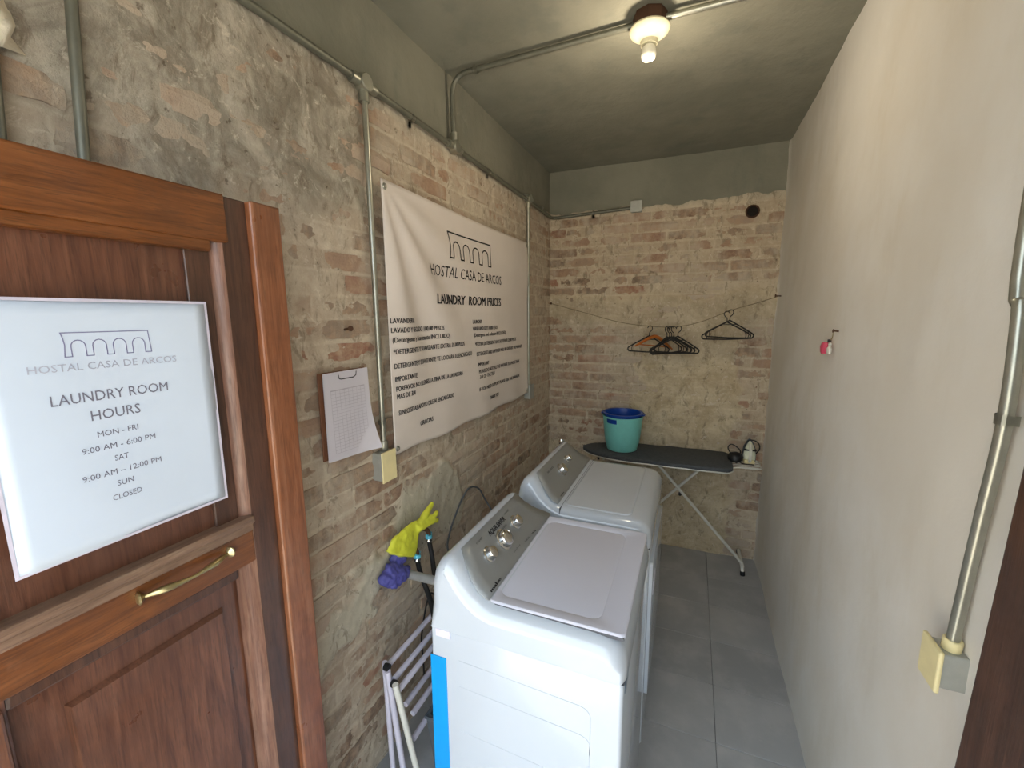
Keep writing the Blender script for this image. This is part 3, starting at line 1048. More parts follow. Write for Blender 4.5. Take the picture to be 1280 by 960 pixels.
# ---------------------------------------------------------------- conduits
def clip_strap(parent, c, axis, r, wall_n):
    """one-hole strap round the pipe"""
    c, a, n = Vector(c), Vector(axis).normalized(), Vector(wall_n).normalized()
    s = a.cross(n)
    bm = bmesh.new()
    ring = []
    for k in range(9):
        t = PI*k/8
        ring.append(c+s*math.cos(t)*(r+0.002)+n*math.sin(t)*(r+0.002))
    ring = [c-n*r+s*(r+0.022)]+[c-n*r+s*(r+0.003)]+ring+[c-n*r-s*(r+0.003)]
    for k in range(len(ring)-1):
        p, q = ring[k], ring[k+1]
        v = [bm.verts.new(x) for x in (p-a*0.008, p+a*0.008, q+a*0.008, q-a*0.008)]
        bm.faces.new(v)
    bmesh.ops.solidify(bm, geom=bm.faces[:], thickness=0.0015)
    return finish('strap', bm, M_GALV, parent, True)

def coupling(parent, a, b, r, mat=None):
    bm = bmesh.new()
    a, b = Vector(a), Vector(b)
    tube(bm, [a, a+(b-a)*0.1, b-(b-a)*0.1, b], [r, r*1.15, r*1.15, r], 14)
    return finish('coupling', bm, mat or M_GALV, parent, True)

CR, CX = 0.0108, 0.024
# run along the top of the brickwork, round the corner and onto the back wall
run = thing('wall_conduit', 'grey metal conduit run along the top edge of the brick wall', 'conduit', (CX, 1.8, HB))
finish('pipe', T(round_path([(CX, 0.0, HB-0.012), (CX, 1.18, HB-0.004), (CX, 1.23, HB-0.006), (CX, 1.77, HB-0.008), (CX, 2.68, HB-0.014), (CX, D-0.026, HB-0.03), (0.60, D-0.026, HB-0.010)], 0.05), CR, 12), M_GALVP, run, True)
for y in (1.46, 2.12, 2.95):
    clip_strap(run, (CX, y, HB-0.008), (0, 1, 0), CR, (1, 0, 0))
clip_strap(run, (0.33, D-0.026, HB-0.022), (1, 0, 0), CR, (0, -1, 0))
for y, nm in ((1.20, 'tee'), (1.771, 'tee'), (2.69, 'tee')):
    bm = bmesh.new()
    lathe(bm, [(0, -0.019), (0.024, -0.019), (0.027, -0.016), (0.027, 0.016), (0.024, 0.019), (0, 0.019)], (CX+0.002, y, HB-0.007), (1, 0, 0), 16)
    tube(bm, [(CX, y-0.055, HB-0.007), (CX, y+0.055, HB-0.007)], 0.0165, 12)
    tube(bm, [(CX, y, HB-0.007), (CX, y, HB-0.062)] if y != 1.771 else [(CX, y, HB), (CX, y, HB+0.05)], 0.0165, 12)
    finish('tee', bm, M_GALV, run, True)
jb = thing('junction_box', 'small grey metal junction box where the conduit ends high on the back wall', 'junction box', (0.628, D-0.02, 2.43))
finish('body', B(0.592, 0.662, D-0.045, D-0.001, 2.395, 2.462, 0.004, 2), M_BOXG, jb)
finish('cover', B(0.588, 0.666, D-0.050, D-0.045, 2.391, 2.466, 0.002, 1), M_BOXG, jb)
# drop to the outlet by the clipboard
def drop(label, y, ztop, zbot, r=CR, straps=(), nm='vertical_conduit', x=CX, y2=None, mat=None):
    d = thing(nm, label, 'conduit', (x, y, zbot))
    y2 = y if y2 is None else y2
    finish('pipe', T([(x, y, ztop), (x, (y+y2)/2, (ztop+zbot)/2), (x, y2, zbot)], r, 12), mat or M_GALVP, d, True)
    for z in straps:
        clip_strap(d, (x, y+(y2-y)*(ztop-z)/(ztop-zbot), z), (0, 0, 1), r, (1, 0, 0))
    return d
c1 = drop('vertical grey conduit between the clipboard and the banner', 1.203, HB-0.06, 1.245, 0.0098, (1.33,), mat=M_GALV)
coupling(c1, (CX, 1.203, 1.262), (CX, 1.203, 1.222), 0.013)
c2 = drop('vertical grey conduit at the far edge of the banner near the back corner', 2.690, HB-0.06, 1.245, 0.0098, (1.9,), mat=M_GALV)
coupling(c2, (CX, 2.690, 1.265), (CX, 2.690, 1.238), 0.013)
c3 = drop('thick grey conduit rising from behind the wooden door', 0.486, HB-0.02, 0.3, 0.0090, (2.30,), x=0.024, y2=0.36)
c4 = drop('grey conduit at the near end of the brick wall, partly behind the door', 0.366, 2.115, 0.3, 0.0090, (), y2=0.26)
# lamp feed: up the concrete band, across the ceiling, over to the right wall
feed = thing('ceiling_conduit', 'galvanised conduit bending off the wall and crossing the ceiling past the lamp', 'conduit', (0.7, 1.76, H))
finish('pipe', T(round_path([(0.022, 1.771, HB+0.01), (0.022, 1.765, H-0.022), (0.78, 1.738, H-0.024)], 0.085, 10), CR, 12), M_GALVP, feed, True)
finish('pipe', T([(0.88, 1.735, H-0.024), (W-0.01, 1.728, H-0.024)], CR, 12), M_GALV, feed, True)
clip_strap(feed, (0.14, 1.761, H-0.024), (1, 0, 0), CR, (0, 0, -1))

# ---------------------------------------------------------------- ceiling lamp
lx, ly = 0.832, 1.736
lamp = thing('ceiling_lamp', 'white porcelain lamp holder with a spiral bulb on the ceiling conduit', 'lamp', (lx, ly, H))
bm = bmesh.new()
lathe(bm, [(0, 0), (0.056, 0), (0.058, -0.006), (0.058, -0.044), (0.0, -0.044)], (lx, ly, H-0.001), (0, 0, 1), 8)
finish('octagonal_box', bm, M_RUST, lamp)
bm = bmesh.new()
lathe(bm, [(0, -0.044), (0.066, -0.044), (0.069, -0.050), (0.064, -0.060), (0.045, -0.072), (0.030, -0.084), (0.028, -0.098), (0.0, -0.098)], (lx, ly, H-0.001), (0, 0, 1), 32)
finish('lamp_holder', bm, simple('porcelain', srgb(226, 220, 190), 0.3), lamp, True)
bm = bmesh.new()
lathe(bm, [(0, -0.098), (0.017, -0.098), (0.024, -0.106), (0.026, -0.130), (0.022, -0.140), (0, -0.140)], (lx, ly, H-0.001), (0, 0, 1), 24)
blb = finish('bulb_base', bm, M_CFL, lamp, True)
pts = []
for k in range(73):
    t = k/72
    a = t*2*PI*3.2
    rad = 0.020*(1 if t < 0.85 else 1-(t-0.85)/0.15*0.75)
    pts.append((lx+math.cos(a)*rad, ly+math.sin(a)*rad, H-0.145-0.052*t))
finish('spiral_tube', T(pts, 0.0062, 10), M_GLOW, blb, True)
bl_d = bpy.data.lights.new('bulb_light', 'POINT')
bl_d.energy = 2.2
bl_d.color = (1.0, 0.84, 0.62)
bl_d.shadow_soft_size = 0.035
bl = bpy.data.objects.new('bulb_light', bl_d)
COL.objects.link(bl)
bl.location = (lx, ly, H-0.24)
finish('spiral_tube', T([(lx+0.02, ly, H-0.138), (lx+0.02, ly, H-0.147)], 0.006, 8), M_CFL, blb, True)

# ---------------------------------------------------------------- outlets and switch
ob = thing('wall_outlet', 'grey metal box with cream socket plate below the conduit by the clipboard', 'outlet', (0.0, 1.197, 1.17))
finish('back_box', B(-0.004, 0.046, 1.163, 1.230, 1.122, 1.224, 0.003, 2), M_BOXG, ob)
pl = finish('cover_plate', B(0.046, 0.052, 1.158, 1.234, 1.117, 1.229, 0.002, 2), M_CREAM, ob)
for z in (1.192, 1.152):
    bm = bmesh.new()
    lathe(bm, [(0.015, 0), (0.014, 0.0016), (0, 0.0016)], (0.052, 1.196, z), (1, 0, 0), 20)
    s_ = finish('socket', bm, simple('socket_cream', srgb(176, 162, 112), 0.4), pl, True)
for z in (1.192, 1.152):
    finish('slot', B(0.0534, 0.0542, 1.190, 1.1915, z-0.004, z+0.005), M_BLACK, pl)
    finish('slot', B(0.0534, 0.0542, 1.200, 1.2015, z-0.004, z+0.005), M_BLACK, pl)
ob2 = thing('wall_outlet', 'small grey metal box under the conduit at the far end of the banner', 'outlet', (0.0, 2.70, 1.2))
finish('back_box', B(-0.004, 0.042, 2.662, 2.732, 1.148, 1.240, 0.003, 2), M_BOXG, ob2)
finish('cover_plate', B(0.042, 0.047, 2.658, 2.736, 1.144, 1.244, 0.002, 2), M_BOXG, ob2)

sw = thing('light_switch', 'cream switch plate on a grey metal box on the plaster wall', 'switch', (W, 0.91, 1.1))
finish('back_box', B(1.470, W+0.004, 0.925, 0.975, 1.030, 1.098, 0.003, 2), M_BOXG, sw)
pl = finish('cover_plate', B(1.462, 1.470, 0.918, 0.982, 1.022, 1.104, 0.003, 2), M_CREAM, sw)
finish('toggle', B(1.452, 1.463, 0.944, 0.956, 1.058, 1.071, 0.002, 1), simple('toggle_white', srgb(252, 244, 206), 0.3), pl)
rc = thing('vertical_conduit', 'galvanised conduit on the plaster wall down to the switch', 'conduit', (W-0.02, 0.93, 1.15))
finish('pipe', T(smooth_path([(W-0.020, 0.948, 1.096), (W-0.024, 0.920, 1.345), (W-0.024, 0.903, 1.534), (W-0.024, 0.912, 1.70), (W-0.024, 0.930, 1.82), (W-0.024, 0.935, H-0.01)], 5), 0.0098, 14), M_GALV, rc, True)
coupling(rc, (W-0.020, 0.946, 1.120), (W-0.020, 0.948, 1.092), 0.0125, M_CREAM)
clip_strap(rc, (W-0.024, 0.903, 1.534), (0, 0, -1), 0.0105, (-1, 0, 0))

# ---------------------------------------------------------------- laundry machines
PROF = [(0.400, 0.862), (0.400, 0.930), (0.404, 0.985), (0.414, 1.025), (0.430, 1.052), (0.450, 1.064), (0.468, 1.062),
        (0.490, 1.040), (0.516, 1.008), (0.540, 0.982), (0.562, 0.966), (0.590, 0.957), (0.70, 0.956), (0.85, 0.955), (0.882, 0.951),
        (0.905, 0.940), (0.921, 0.920), (0.928, 0.892), (0.929, 0.862)]
def prof_inset(d, dome=0.0):
    P = [Vector(p) for p in PROF]
    out = []
    for i, p in enumerate(P):
        a, c = P[max(i-1, 0)], P[min(i+1, len(P)-1)]
        t = (c-a).normalized()
        n = Vector((t.y, -t.x))            # inward (profile runs clockwise seen from -y)
        if i in (0, len(P)-1):
            n = Vector((1 if i == 0 else -1, 0))
        k = d if p.y > 0.9 else d*0.35
        # the console cheeks lean in more than the deck does
        if p.x < 0.50 and p.y > 0.98: k = d*0.9
        q = p+n*k
        out.append((q.x, max(q.y, 0.862)))
    return out
def machine(name, label, y0, y1, washer):
    m = thing(name, label, 'washing machine' if washer else 'dryer', (0.66, (y0+y1)/2, 0.0))
    def P(nm, bm, mat, smooth=False, parent=None): return finish(nm, bm, mat, parent or m, smooth)
    def squeeze(y, z):
        w_ = max(0.0, min(1.0, (z-0.956)/0.08)); w_ = w_*w_*(3-2*w_)
        return y0+(y-y0)*(1-0.075*w_/(y1-y0))
    # cabinet
    P('cabinet', B(0.404, 0.924, y0+0.004, y1-0.004, 0.035, 0.864, 0.010, 3), M_ENAMEL, 30)
    for fx in (0.46, 0.87):
        for fy in (y0+0.06, y1-0.06):
            bm = bmesh.new()
            lathe(bm, [(0, 0), (0.020, 0), (0.020, 0.012), (0.010, 0.016), (0.010, 0.04), (0, 0.04)], (fx, fy, 0.0005), (0, 0, 1), 12)
            P('foot', bm, M_RUB, True)
    # one-piece top with the console, rounded at both ends
    Rr = 0.050
    secs = []
    for k in range(9):
        a = PI/2*k/8
        secs.append((y0+Rr*(1-math.sin(a)), Rr*0.78*(1-math.cos(a))))
    secs = [(y, d) for y, d in secs][::-1]
    far = [(y1-(y-y0), d) for y, d in secs][::-1]
    allsec = secs+[(y0+Rr+(y1-y0-2*Rr)*t, 0) for t in (0.0, 0.25, 0.5, 0.75, 1.0)][1:-1]+far
    # at the rim the profile has its full inset; first section starts at the side face
    bm = bmesh.new()
    rings = []
    allsec = sorted(allsec, key=lambda s: s[0])
    for y, d in allsec:
        rings.append([bm.verts.new((x, y, z)) for x, z in prof_inset(d)])
    for a, c in zip(rings, rings[1:]):
        for k in range(len(a)-1):
            bm.faces.new((a[k], c[k], c[k+1], a[k+1]))
    # side skirts: from the first/last ring straight down to the cabinet
    for rg, yy_ in ((rings[0], y0), (rings[-1], y1)):
        pass
    for rg in rings:
        for v in rg:
            if v.co.x < 0.575:
                v.co.y = squeeze(v.co.y, v.co.z)
    from mathutils.geometry import tessellate_polygon
    for rg in (rings[0], rings[-1]):
        flat_ = [Vector((v.co.x, v.co.z, 0)) for v in rg]
        cv = [bm.verts.new(v.co) for v in rg]
        for tri in tessellate_polygon([flat_]):
            bm.faces.new([cv[i_] for i_ in tri])
    top = P('top_shell', bm, M_ENAMEL, 60)
    # seams
    bm = bmesh.new()
    box(bm, 0.405, 0.926, y0+0.0025, y1-0.0025, 0.8605, 0.8625)
    P('seam', bm, M_SEAM)
    # fascia: thin grey plate lying on the sloped face of the console
    bm = bmesh.new()
    slope = [(0.466, 1.0635), (0.492, 1.0385), (0.518, 1.0065), (0.541, 0.9815), (0.560, 0.9675), (0.572, 0.9625)]
    near = [0.075, 0.050, 0.032, 0.026, 0.028, 0.030]
    farr = [0.045, 0.036, 0.028, 0.024, 0.022, 0.022] if washer else [0.050, 0.040, 0.034, 0.030, 0.028, 0.028]
    A, Bv = [], []
    nrm = []
    for i, (x, z) in enumerate(slope):
        a, c = slope[max(i-1, 0)], slope[min(i+1, len(slope)-1)]
        t = Vector((c[0]-a[0], c[1]-a[1])).normalized()
        nrm.append(Vector((-t.y, t.x)))
    rows = []
    for i, (x, z) in enumerate(slope):
        n = nrm[i]
        if n.y < 0: n = -n
        p = (x+n.x*0.0022, z+n.y*0.0022)
        ys_ = [y0+near[i], y0+near[i]+0.05, (y0+y1)/2, y1-farr[i]-0.05, y1-farr[i]]
        rows.append([bm.verts.new((p[0], squeeze(y, p[1]) if y > y0+0.2 else y, p[1])) for y in ys_])
    for a, c in zip(rows, rows[1:]):
        for k in range(4):
            bm.faces.new((a[k], c[k], c[k+1], a[k+1]))
    fas = P('control_panel', bm, M_PANEL, 60)
    so = fas.modifiers.new('thickness', 'SOLIDIFY'); so.thickness = 0.003; so.offset = 0
    # knobs
    def on_slope(s):        # s 0..1 down the slope -> point, normal
        i = s*(len(slope)-1); k = min(int(i), len(slope)-2); f = i-k
        x = slope[k][0]*(1-f)+slope[k+1][0]*f; z = slope[k][1]*(1-f)+slope[k+1][1]*f
        n = (nrm[k]*(1-f)+nrm[k+1]*f).normalized()
        if n.y < 0: n = -n
        return Vector((x+n.x*0.004, 0, z+n.y*0.004)), Vector((n.x, 0, n.y))
    ks = ((1.045, 0.020, 0.36), (1.143, 0.028, 0.38), (1.250, 0.020, 0.34)) if washer else ((1.795, 0.025, 0.36), (1.915, 0.016, 0.30))
    for yk, rk, s_ in ks:
        p, n = on_slope(s_)
        p.y = yk
        bm = bmesh.new()
        lathe(bm, [(rk*1.18, 0), (rk*1.18, 0.002), (rk*0.98, 0.004), (rk*0.92, 0.016), (rk*0.82, 0.021), (rk*0.45, 0.023), (0, 0.0235)], p, n, 28)
        kb = P('knob', bm, M_CHROME, 50)
        bm = bmesh.new()
        up = n.cross(Vector((0, 1, 0))).normalized()
        if up.z < 0: up = -up
        q = p+n*0.0238
        tube(bm, [q+up*rk*0.3, q+up*rk*0.85], 0.0016, 6)
        P('pointer', bm, M_BLACK, False, kb)
    # printing on the fascia, laid along y: the words read from near to far
    def print_on(s, ya, yb, s0, h, bold=0.02, mat=M_INK, nm='lettering', shear=0.0):
        b2 = bmesh.new()
        add_text(b2, s, ya, yb, 0.0, h, bold, shear=shear)
        ln = 0.128
        bmesh.ops.subdivide_edges(b2, edges=[e for e in b2.edges if e.calc_length() > 0.006], cuts=1)
        bmesh.ops.triangulate(b2, faces=b2.faces[:])
        for v in b2.verts:
            p, n = on_slope(max(0, min(1, s0-v.co.z/ln)))
            v.co = Vector((p.x+n.x*0.0012, v.co.y, p.z+n.z*0.0012))
        P(nm, b2, mat)
    if washer:
        print_on('mabe', 0.950, 1.012, 0.90, 0.018, 0.03)
        print_on('AQUA SAVER', 1.095, 1.210, 0.20, 0.0115, 0.03, shear=0.2)
        print_on('lavadora automatica', 1.115, 1.200, 0.27, 0.005, 0.01, M_SEAM)
        for a in (1.025, 1.225): print_on('nivel', a, a+0.035, 0.13, 0.005, 0.01, M_SEAM)
        print_on('ciclos', 1.14, 1.19, 0.72, 0.006, 0.01, M_SEAM)
        print_on('19 kg', 1.28, 1.31, 0.85, 0.010, 0.02)
        print_on('inicio', 1.22, 1.255, 0.80, 0.008, 0.02, M_SEAM)
    else:
        print_on('mabe', 1.615, 1.660, 0.88, 0.014, 0.02)
        print_on('secadora', 1.66, 1.74, 0.2, 0.008, 0.02, M_SEAM)
    if washer:
        # lid: a pan with a raised rounded field and a finger lip at the front
        ly0, ly1, lx0, lx1 = y0+0.034, y1-0.034, 0.566, 0.921
        zt = 0.958
        bm = bmesh.new()
        def rrect(x0, x1, y0_, y1_, r, z, n=5):
            out = []
            for cx, cy, a0 in ((x1-r, y1_-r, 0), (x0+r, y1_-r, PI/2), (x0+r, y0_+r, PI), (x1-r, y0_+r, 1.5*PI)):
                for k in range(n+1):
                    a = a0+PI/2*k/n
                    out.append(bm.verts.new((cx+math.cos(a)*r, cy+math.sin(a)*r, z)))
            return out
        loops = [rrect(lx0, lx1, ly0, ly1, 0.012, zt-0.006), rrect(lx0, lx1, ly0, ly1, 0.012, zt+0.001), rrect(lx0+0.003, lx1-0.003, ly0+0.003, ly1-0.003, 0.012, zt+0.004),
                 rrect(lx0+0.012, lx1-0.060, ly0+0.030, ly1-0.030, 0.030, zt+0.004), rrect(lx0+0.017, lx1-0.065, ly0+0.035, ly1-0.035, 0.028, zt+0.0005),
                 rrect(lx0+0.022, lx1-0.070, ly0+0.040, ly1-0.040, 0.026, zt+0.0015)]
        for a, c in zip(loops, loops[1:]):
            n = len(a)
            for k in range(n):
                bm.faces.new((a[k], a[(k+1) % n], c[(k+1) % n], c[k]))
        bm.faces.new(loops[-1])
        bm.faces.new(loops[0][::-1])
        lid = P('lid', bm, M_ENAMEL2, 35)
        P('lid_lip', B(0.916, 0.934, ly0+0.004, ly1-0.004, 0.918, 0.964, 0.005, 3), M_ENAMEL2, 35, lid)
        P('finger_grip', B(0.928, 0.937, (y0+y1)/2-0.07, (y0+y1)/2+0.07, 0.917, 0.934, 0.003, 2), M_ENAMEL, 35, lid)
        P('hinge_gap', B(0.556, 0.5665, ly0+0.004, ly1-0.006, 0.955, 0.9612), M_SEAM)
        P('lid_gap', B(0.562, 0.918, ly0-0.0012, ly1+0.0012, 0.948, 0.9562), M_SEAM)
        P('hinge_rib', B(0.5575, 0.5635, ly0+0.006, ly1-0.008, 0.9605, 0.9655, 0.002, 1), M_ENAMEL)
        # blue film left on the rear edge of the side, sticker above it
        f_ = P('protective_film', B(0.4025, 0.452, y0+0.0015, y0+0.004, 0.10, 0.775, 0.0008, 1), M_BLUE)
        f_['label'] = 'bright blue protective film'
        st = P('sticker', B(0.424, 0.468, y0-0.0006, y0+0.004, 0.840, 0.862), simple('sticker_lilac', srgb(216, 212, 232), 0.4))
        bm = bmesh.new()
        for z in (0.857, 0.850, 0.843):
            for k in range(6):
                if random.random() < 0.85:
                    box(bm, 0.426+k*0.007, 0.431+k*0.007, y0-0.0009, y0-0.0004, z-0.0012, z+0.0012)
        P('print', bm, M_INKV, False, st)
        P('logo_plate', B(0.9235, 0.9255, y0+0.030, y0+0.085, 0.815, 0.845, 0.001, 1), simple('grey_blue_badge', srgb(92, 112, 130), 0.3))
        # pressed stiffening ribs of the side sheet
        for z in (0.780, 0.700, 0.560):
            pts = round_path([(0.49, y0+0.0045, z), (0.85, y0+0.0045, z-0.012), (0.85, y0+0.0045, z-0.14)], 0.03)
            P('pressed_rib', T(pts, 0.0016, 6), M_ENAMEL, True)
    else:
        # top panel line and the door on the front
        bm = bmesh.new()
        def rr2(x0, x1, y0_, y1_, r, z, n=5):
            out = []
            for cx, cy, a0 in ((x1-r, y1_-r, 0), (x0+r, y1_-r, PI/2), (x0+r, y0_+r, PI), (x1-r, y0_+r, 1.5*PI)):
                for k in range(n+1):
                    a = a0+PI/2*k/n
                    out.append(bm.verts.new((cx+math.cos(a)*r, cy+math.sin(a)*r, z)))
            return out
        loops = [rr2(0.590, 0.852, y0+0.048, y1-0.048, 0.03, 0.9550), rr2(0.592, 0.850, y0+0.050, y1-0.050, 0.028, 0.9580), rr2(0.600, 0.842, y0+0.058, y1-0.058, 0.02, 0.9585)]
        for a, c in zip(loops, loops[1:]):
            n = len(a)
            for k in range(n):
                bm.faces.new((a[k], a[(k+1) % n], c[(k+1) % n], c[k]))
        bm.faces.new(loops[-1])
        P('raised_top', bm, M_ENAMEL, 60)
        P('seam', B(0.5855, 0.5868, y0+0.004, y1-0.02, 0.900, 0.9592), M_SEAM)
        P('door', B(0.924, 0.936, y0+0.05, y1-0.05, 0.22, 0.78, 0.012, 3), M_ENAMEL, 30)
        P('door_recess', B(0.934, 0.938, y0+0.10, y0+0.20, 0.62, 0.68, 0.002, 1), M_ENAMEL2)
    return m

machine('washing_machine', 'white top-loading washing machine nearest the door, with three chrome knobs', 0.893, 1.482, True)
machine('dryer', 'white dryer behind the washing machine, with a plain rounded top', 1.520, 2.175, False)

# ---------------------------------------------------------------- plumbing at the wall
pipe = thing('drain_pipe', 'short grey plastic pipe jutting out of the brick wall below the yellow glove', 'pipe', (0.0, 1.27, 0.70))
finish('pipe', T([(-0.005, 1.275, 0.702), (0.30, 1.285, 0.700)], 0.017, 14), M_PVC, pipe, True)
# two taps with hoses
def tap(label, y, z, hose_pts, lab2):
    t = thing('water_tap', label, 'tap', (0.0, y, z))
    bm = bmesh.new()
    tube(bm, round_path([(-0.005, y, z+0.02), (0.060, y, z+0.02), (0.060, y, z-0.03)], 0.02), 0.009, 10)
    finish('pipe', bm, M_RUST, t, True)
    bm = bmesh.new()
    lathe(bm, [(0, 0), (0.014, 0), (0.015, 0.006), (0.013, 0.014), (0, 0.014)], (0.060, y, z-0.016), (0, 0, 1), 10)
    tube(bm, [(0.060, y-0.016, z), (0.060, y+0.016, z)], 0.006, 8)
    finish('blue_nut', bm, M_AQUA, t, True)
    bm = bmesh.new()
    lathe(bm, [(0, 0), (0.012, 0), (0.0135, 0.004), (0.0135, 0.016), (0.011, 0.019), (0, 0.019)], (0.060, y, z-0.034), (0, 0, 1), 8)
    finish('chrome_collar', bm, M_CHROME, t, True)
    h = thing('water_hose', lab2, 'hose', (0.06, y, z-0.03))
    finish('tube', T(smooth_path(hose_pts, 8), 0.0100, 10), M_RUB, h, True)
tap('tap with light blue nut nearest the yellow glove', 1.322, 0.766, [(0.060, 1.322, 0.740), (0.075, 1.318, 0.69), (0.15, 1.27, 0.62), (0.25, 1.17, 0.59), (0.36, 1.12, 0.58), (0.402, 1.12, 0.58)],
    'black rubber hose from the tap nearest the yellow glove')
tap('tap with light blue nut nearest the washing machine', 1.408, 0.806, [(0.060, 1.408, 0.780), (0.075, 1.402, 0.72), (0.14, 1.33, 0.65), (0.25, 1.22, 0.62), (0.36, 1.18, 0.62), (0.402, 1.18, 0.62)],
    'black rubber hose from the tap nearest the washing machine')
cord = finish('drain_cable', T(smooth_path([(0.16, 1.30, 0.62), (0.11, 1.33, 0.60), (0.08, 1.34, 0.53), (0.065, 1.325, 0.42), (0.06, 1.325, 0.36), (0.065, 1.325, 0.27), (0.065, 1.325, 0.20)], 8), 0.0035, 8), M_RUB, None, True)
tag(cord, 'thin black cable hanging down the brick wall beside the hoses', 'cable')
pc = finish('power_cord', T(smooth_path([(0.30, 1.36, 0.70), (0.10, 1.50, 0.68), (0.030, 1.62, 0.70), (0.024, 1.74, 0.80), (0.024, 1.83, 0.84), (0.024, 1.93, 0.80), (0.030, 1.99, 0.72), (0.10, 2.00, 0.60)], 8), 0.0045, 8), M_DGREY, None, True)
tag(pc, 'grey power cord arching up the brick wall behind the washing machine', 'cord')
bun = finish('hose_bundle', T(smooth_path([(0.22, 1.30, 0.62), (0.26, 1.22, 0.74), (0.31, 1.25, 0.84), (0.34, 1.36, 0.86), (0.33, 1.48, 0.80), (0.28, 1.55, 0.66)], 8), 0.016, 12), M_RUB, None, True)
tag(bun, 'thick black drain hose looped behind the back of the washing machine', 'hose')
# chrome valve tip behind the dryer
vt = thing('gas_valve', 'small shiny metal valve on the brick wall just behind the dryer', 'valve', (0.0, 2.35, 0.95))
finish('pipe', T(round_path([(-0.005, 2.35, 0.50), (0.35, 2.35, 0.50), (0.35, 2.35, 0.975)], 0.02), 0.009, 10), M_RUST, vt, True)
bm = bmesh.new()
lathe(bm, [(0, 0), (0.014, 0), (0.016, 0.01), (0.012, 0.022), (0, 0.024)], (0.355, 2.35, 0.968), (0, 0, 1), 12)
finish('valve_head', bm, M_CHROME, vt, True)

# ---------------------------------------------------------------- rubber gloves
glove = thing('rubber_glove', 'yellow rubber glove draped fingers up over the taps', 'glove', (0.06, 1.3, 0.8))
def blob_mesh(chains):
    bm = bmesh.new()
    for pts, rad, fl in chains:
        P = smooth_path(pts, 5)
        n = len(pts)-1
        R = []
        for i in range(len(P)):
            t = i/5
            k = min(int(t), n-1); f = t-k
            R.append(rad[k]*(1-f)+rad[k+1]*f)
        # ring orientation: flatten along x (away from the wall)
        rings = []
        for i, p in enumerate(P):
            d = (P[min(i+1, len(P)-1)]-P[max(i-1, 0)]).normalized()
            nx = Vector((1, 0, 0)); nx = (nx-d*nx.dot(d)).normalized()
            sd = d.cross(nx)
            rings.append([bm.verts.new(p+nx*math.cos(2*PI*k/12)*R[i]*fl+sd*math.sin(2*PI*k/12)*R[i]) for k in range(12)])
        for a, c in zip(rings, rings[1:]):
            for k in range(12):
                bm.faces.new((a[k], a[(k+1) % 12], c[(k+1) % 12], c[k]))
        for rg, s_ in ((rings[0], -1), (rings[-1], 1)):
            i = 0 if s_ == -1 else len(P)-1
            d = (P[min(i+1, len(P)-1)]-P[max(i-1, 0)]).normalized()*s_
            c = bm.verts.new(P[i]+d*min(R[i]*0.8, 0.012))
            for k in range(12):
                bm.faces.new((rg[k], rg[(k+1) % 12], c) if s_ == 1 else (rg[(k+1) % 12], rg[k], c))
    return bm
gx = 0.062
ch = [([(gx-0.014, 1.240, 0.806), (gx-0.010, 1.256, 0.828), (gx-0.005, 1.298, 0.862), (gx, 1.338, 0.880)], [0.108, 0.096, 0.056, 0.032], 0.20),
      ([(gx, 1.325, 0.872), (gx, 1.385, 0.900), (gx, 1.440, 0.930)], [0.024, 0.018, 0.013], 0.75),
      ([(gx+0.004, 1.335, 0.872), (gx+0.012, 1.40, 0.882), (gx+0.016, 1.450, 0.886)], [0.018, 0.011, 0.010], 0.8),
      ([(gx+0.002, 1.335, 0.868), (gx+0.016, 1.40, 0.868), (gx+0.018, 1.448, 0.852)], [0.017, 0.011, 0.010], 0.8)]
bm = blob_mesh(ch)
g = finish('glove_body', bm, M_YEL, glove, True)
rm = g.modifiers.new('join', 'REMESH'); rm.mode = 'VOXEL'; rm.voxel_size = 0.0042; rm.use_smooth_shade = True
cs = g.modifiers.new('soften', 'SMOOTH'); cs.iterations = 3; cs.factor = 0.5
tx = bpy.data.textures.new('wrinkle', 'CLOUDS'); tx.noise_scale = 0.035
dm = g.modifiers.new('wrinkle', 'DISPLACE'); dm.texture = tx; dm.strength = 0.010; dm.mid_level = 0.5; dm.texture_coords = 'GLOBAL'
pg = thing('rubber_glove', 'crumpled violet glove on the pipe below the yellow glove', 'glove', (0.04, 1.2, 0.76))
ch = [([(0.028, 1.215, 0.795), (0.034, 1.250, 0.788), (0.030, 1.290, 0.780)], [0.030, 0.036, 0.022], 0.6),
      ([(0.036, 1.135, 0.765), (0.050, 1.180, 0.748), (0.050, 1.225, 0.730), (0.045, 1.270, 0.712)], [0.022, 0.036, 0.036, 0.026], 0.7),
      ([(0.040, 1.150, 0.745), (0.052, 1.185, 0.725), (0.050, 1.215, 0.716)], [0.018, 0.026, 0.016], 0.8),
      ([(0.036, 1.20, 0.775), (0.045, 1.165, 0.790)], [0.022, 0.014], 0.8)]
g = finish('glove_body', blob_mesh(ch), M_PUR, pg, True)
rm = g.modifiers.new('join', 'REMESH'); rm.mode = 'VOXEL'; rm.voxel_size = 0.0042; rm.use_smooth_shade = True
tx2 = bpy.data.textures.new('crumple', 'CLOUDS'); tx2.noise_scale = 0.020
dm = g.modifiers.new('crumple', 'DISPLACE'); dm.texture = tx2; dm.strength = 0.018; dm.mid_level = 0.5; dm.texture_coords = 'GLOBAL'

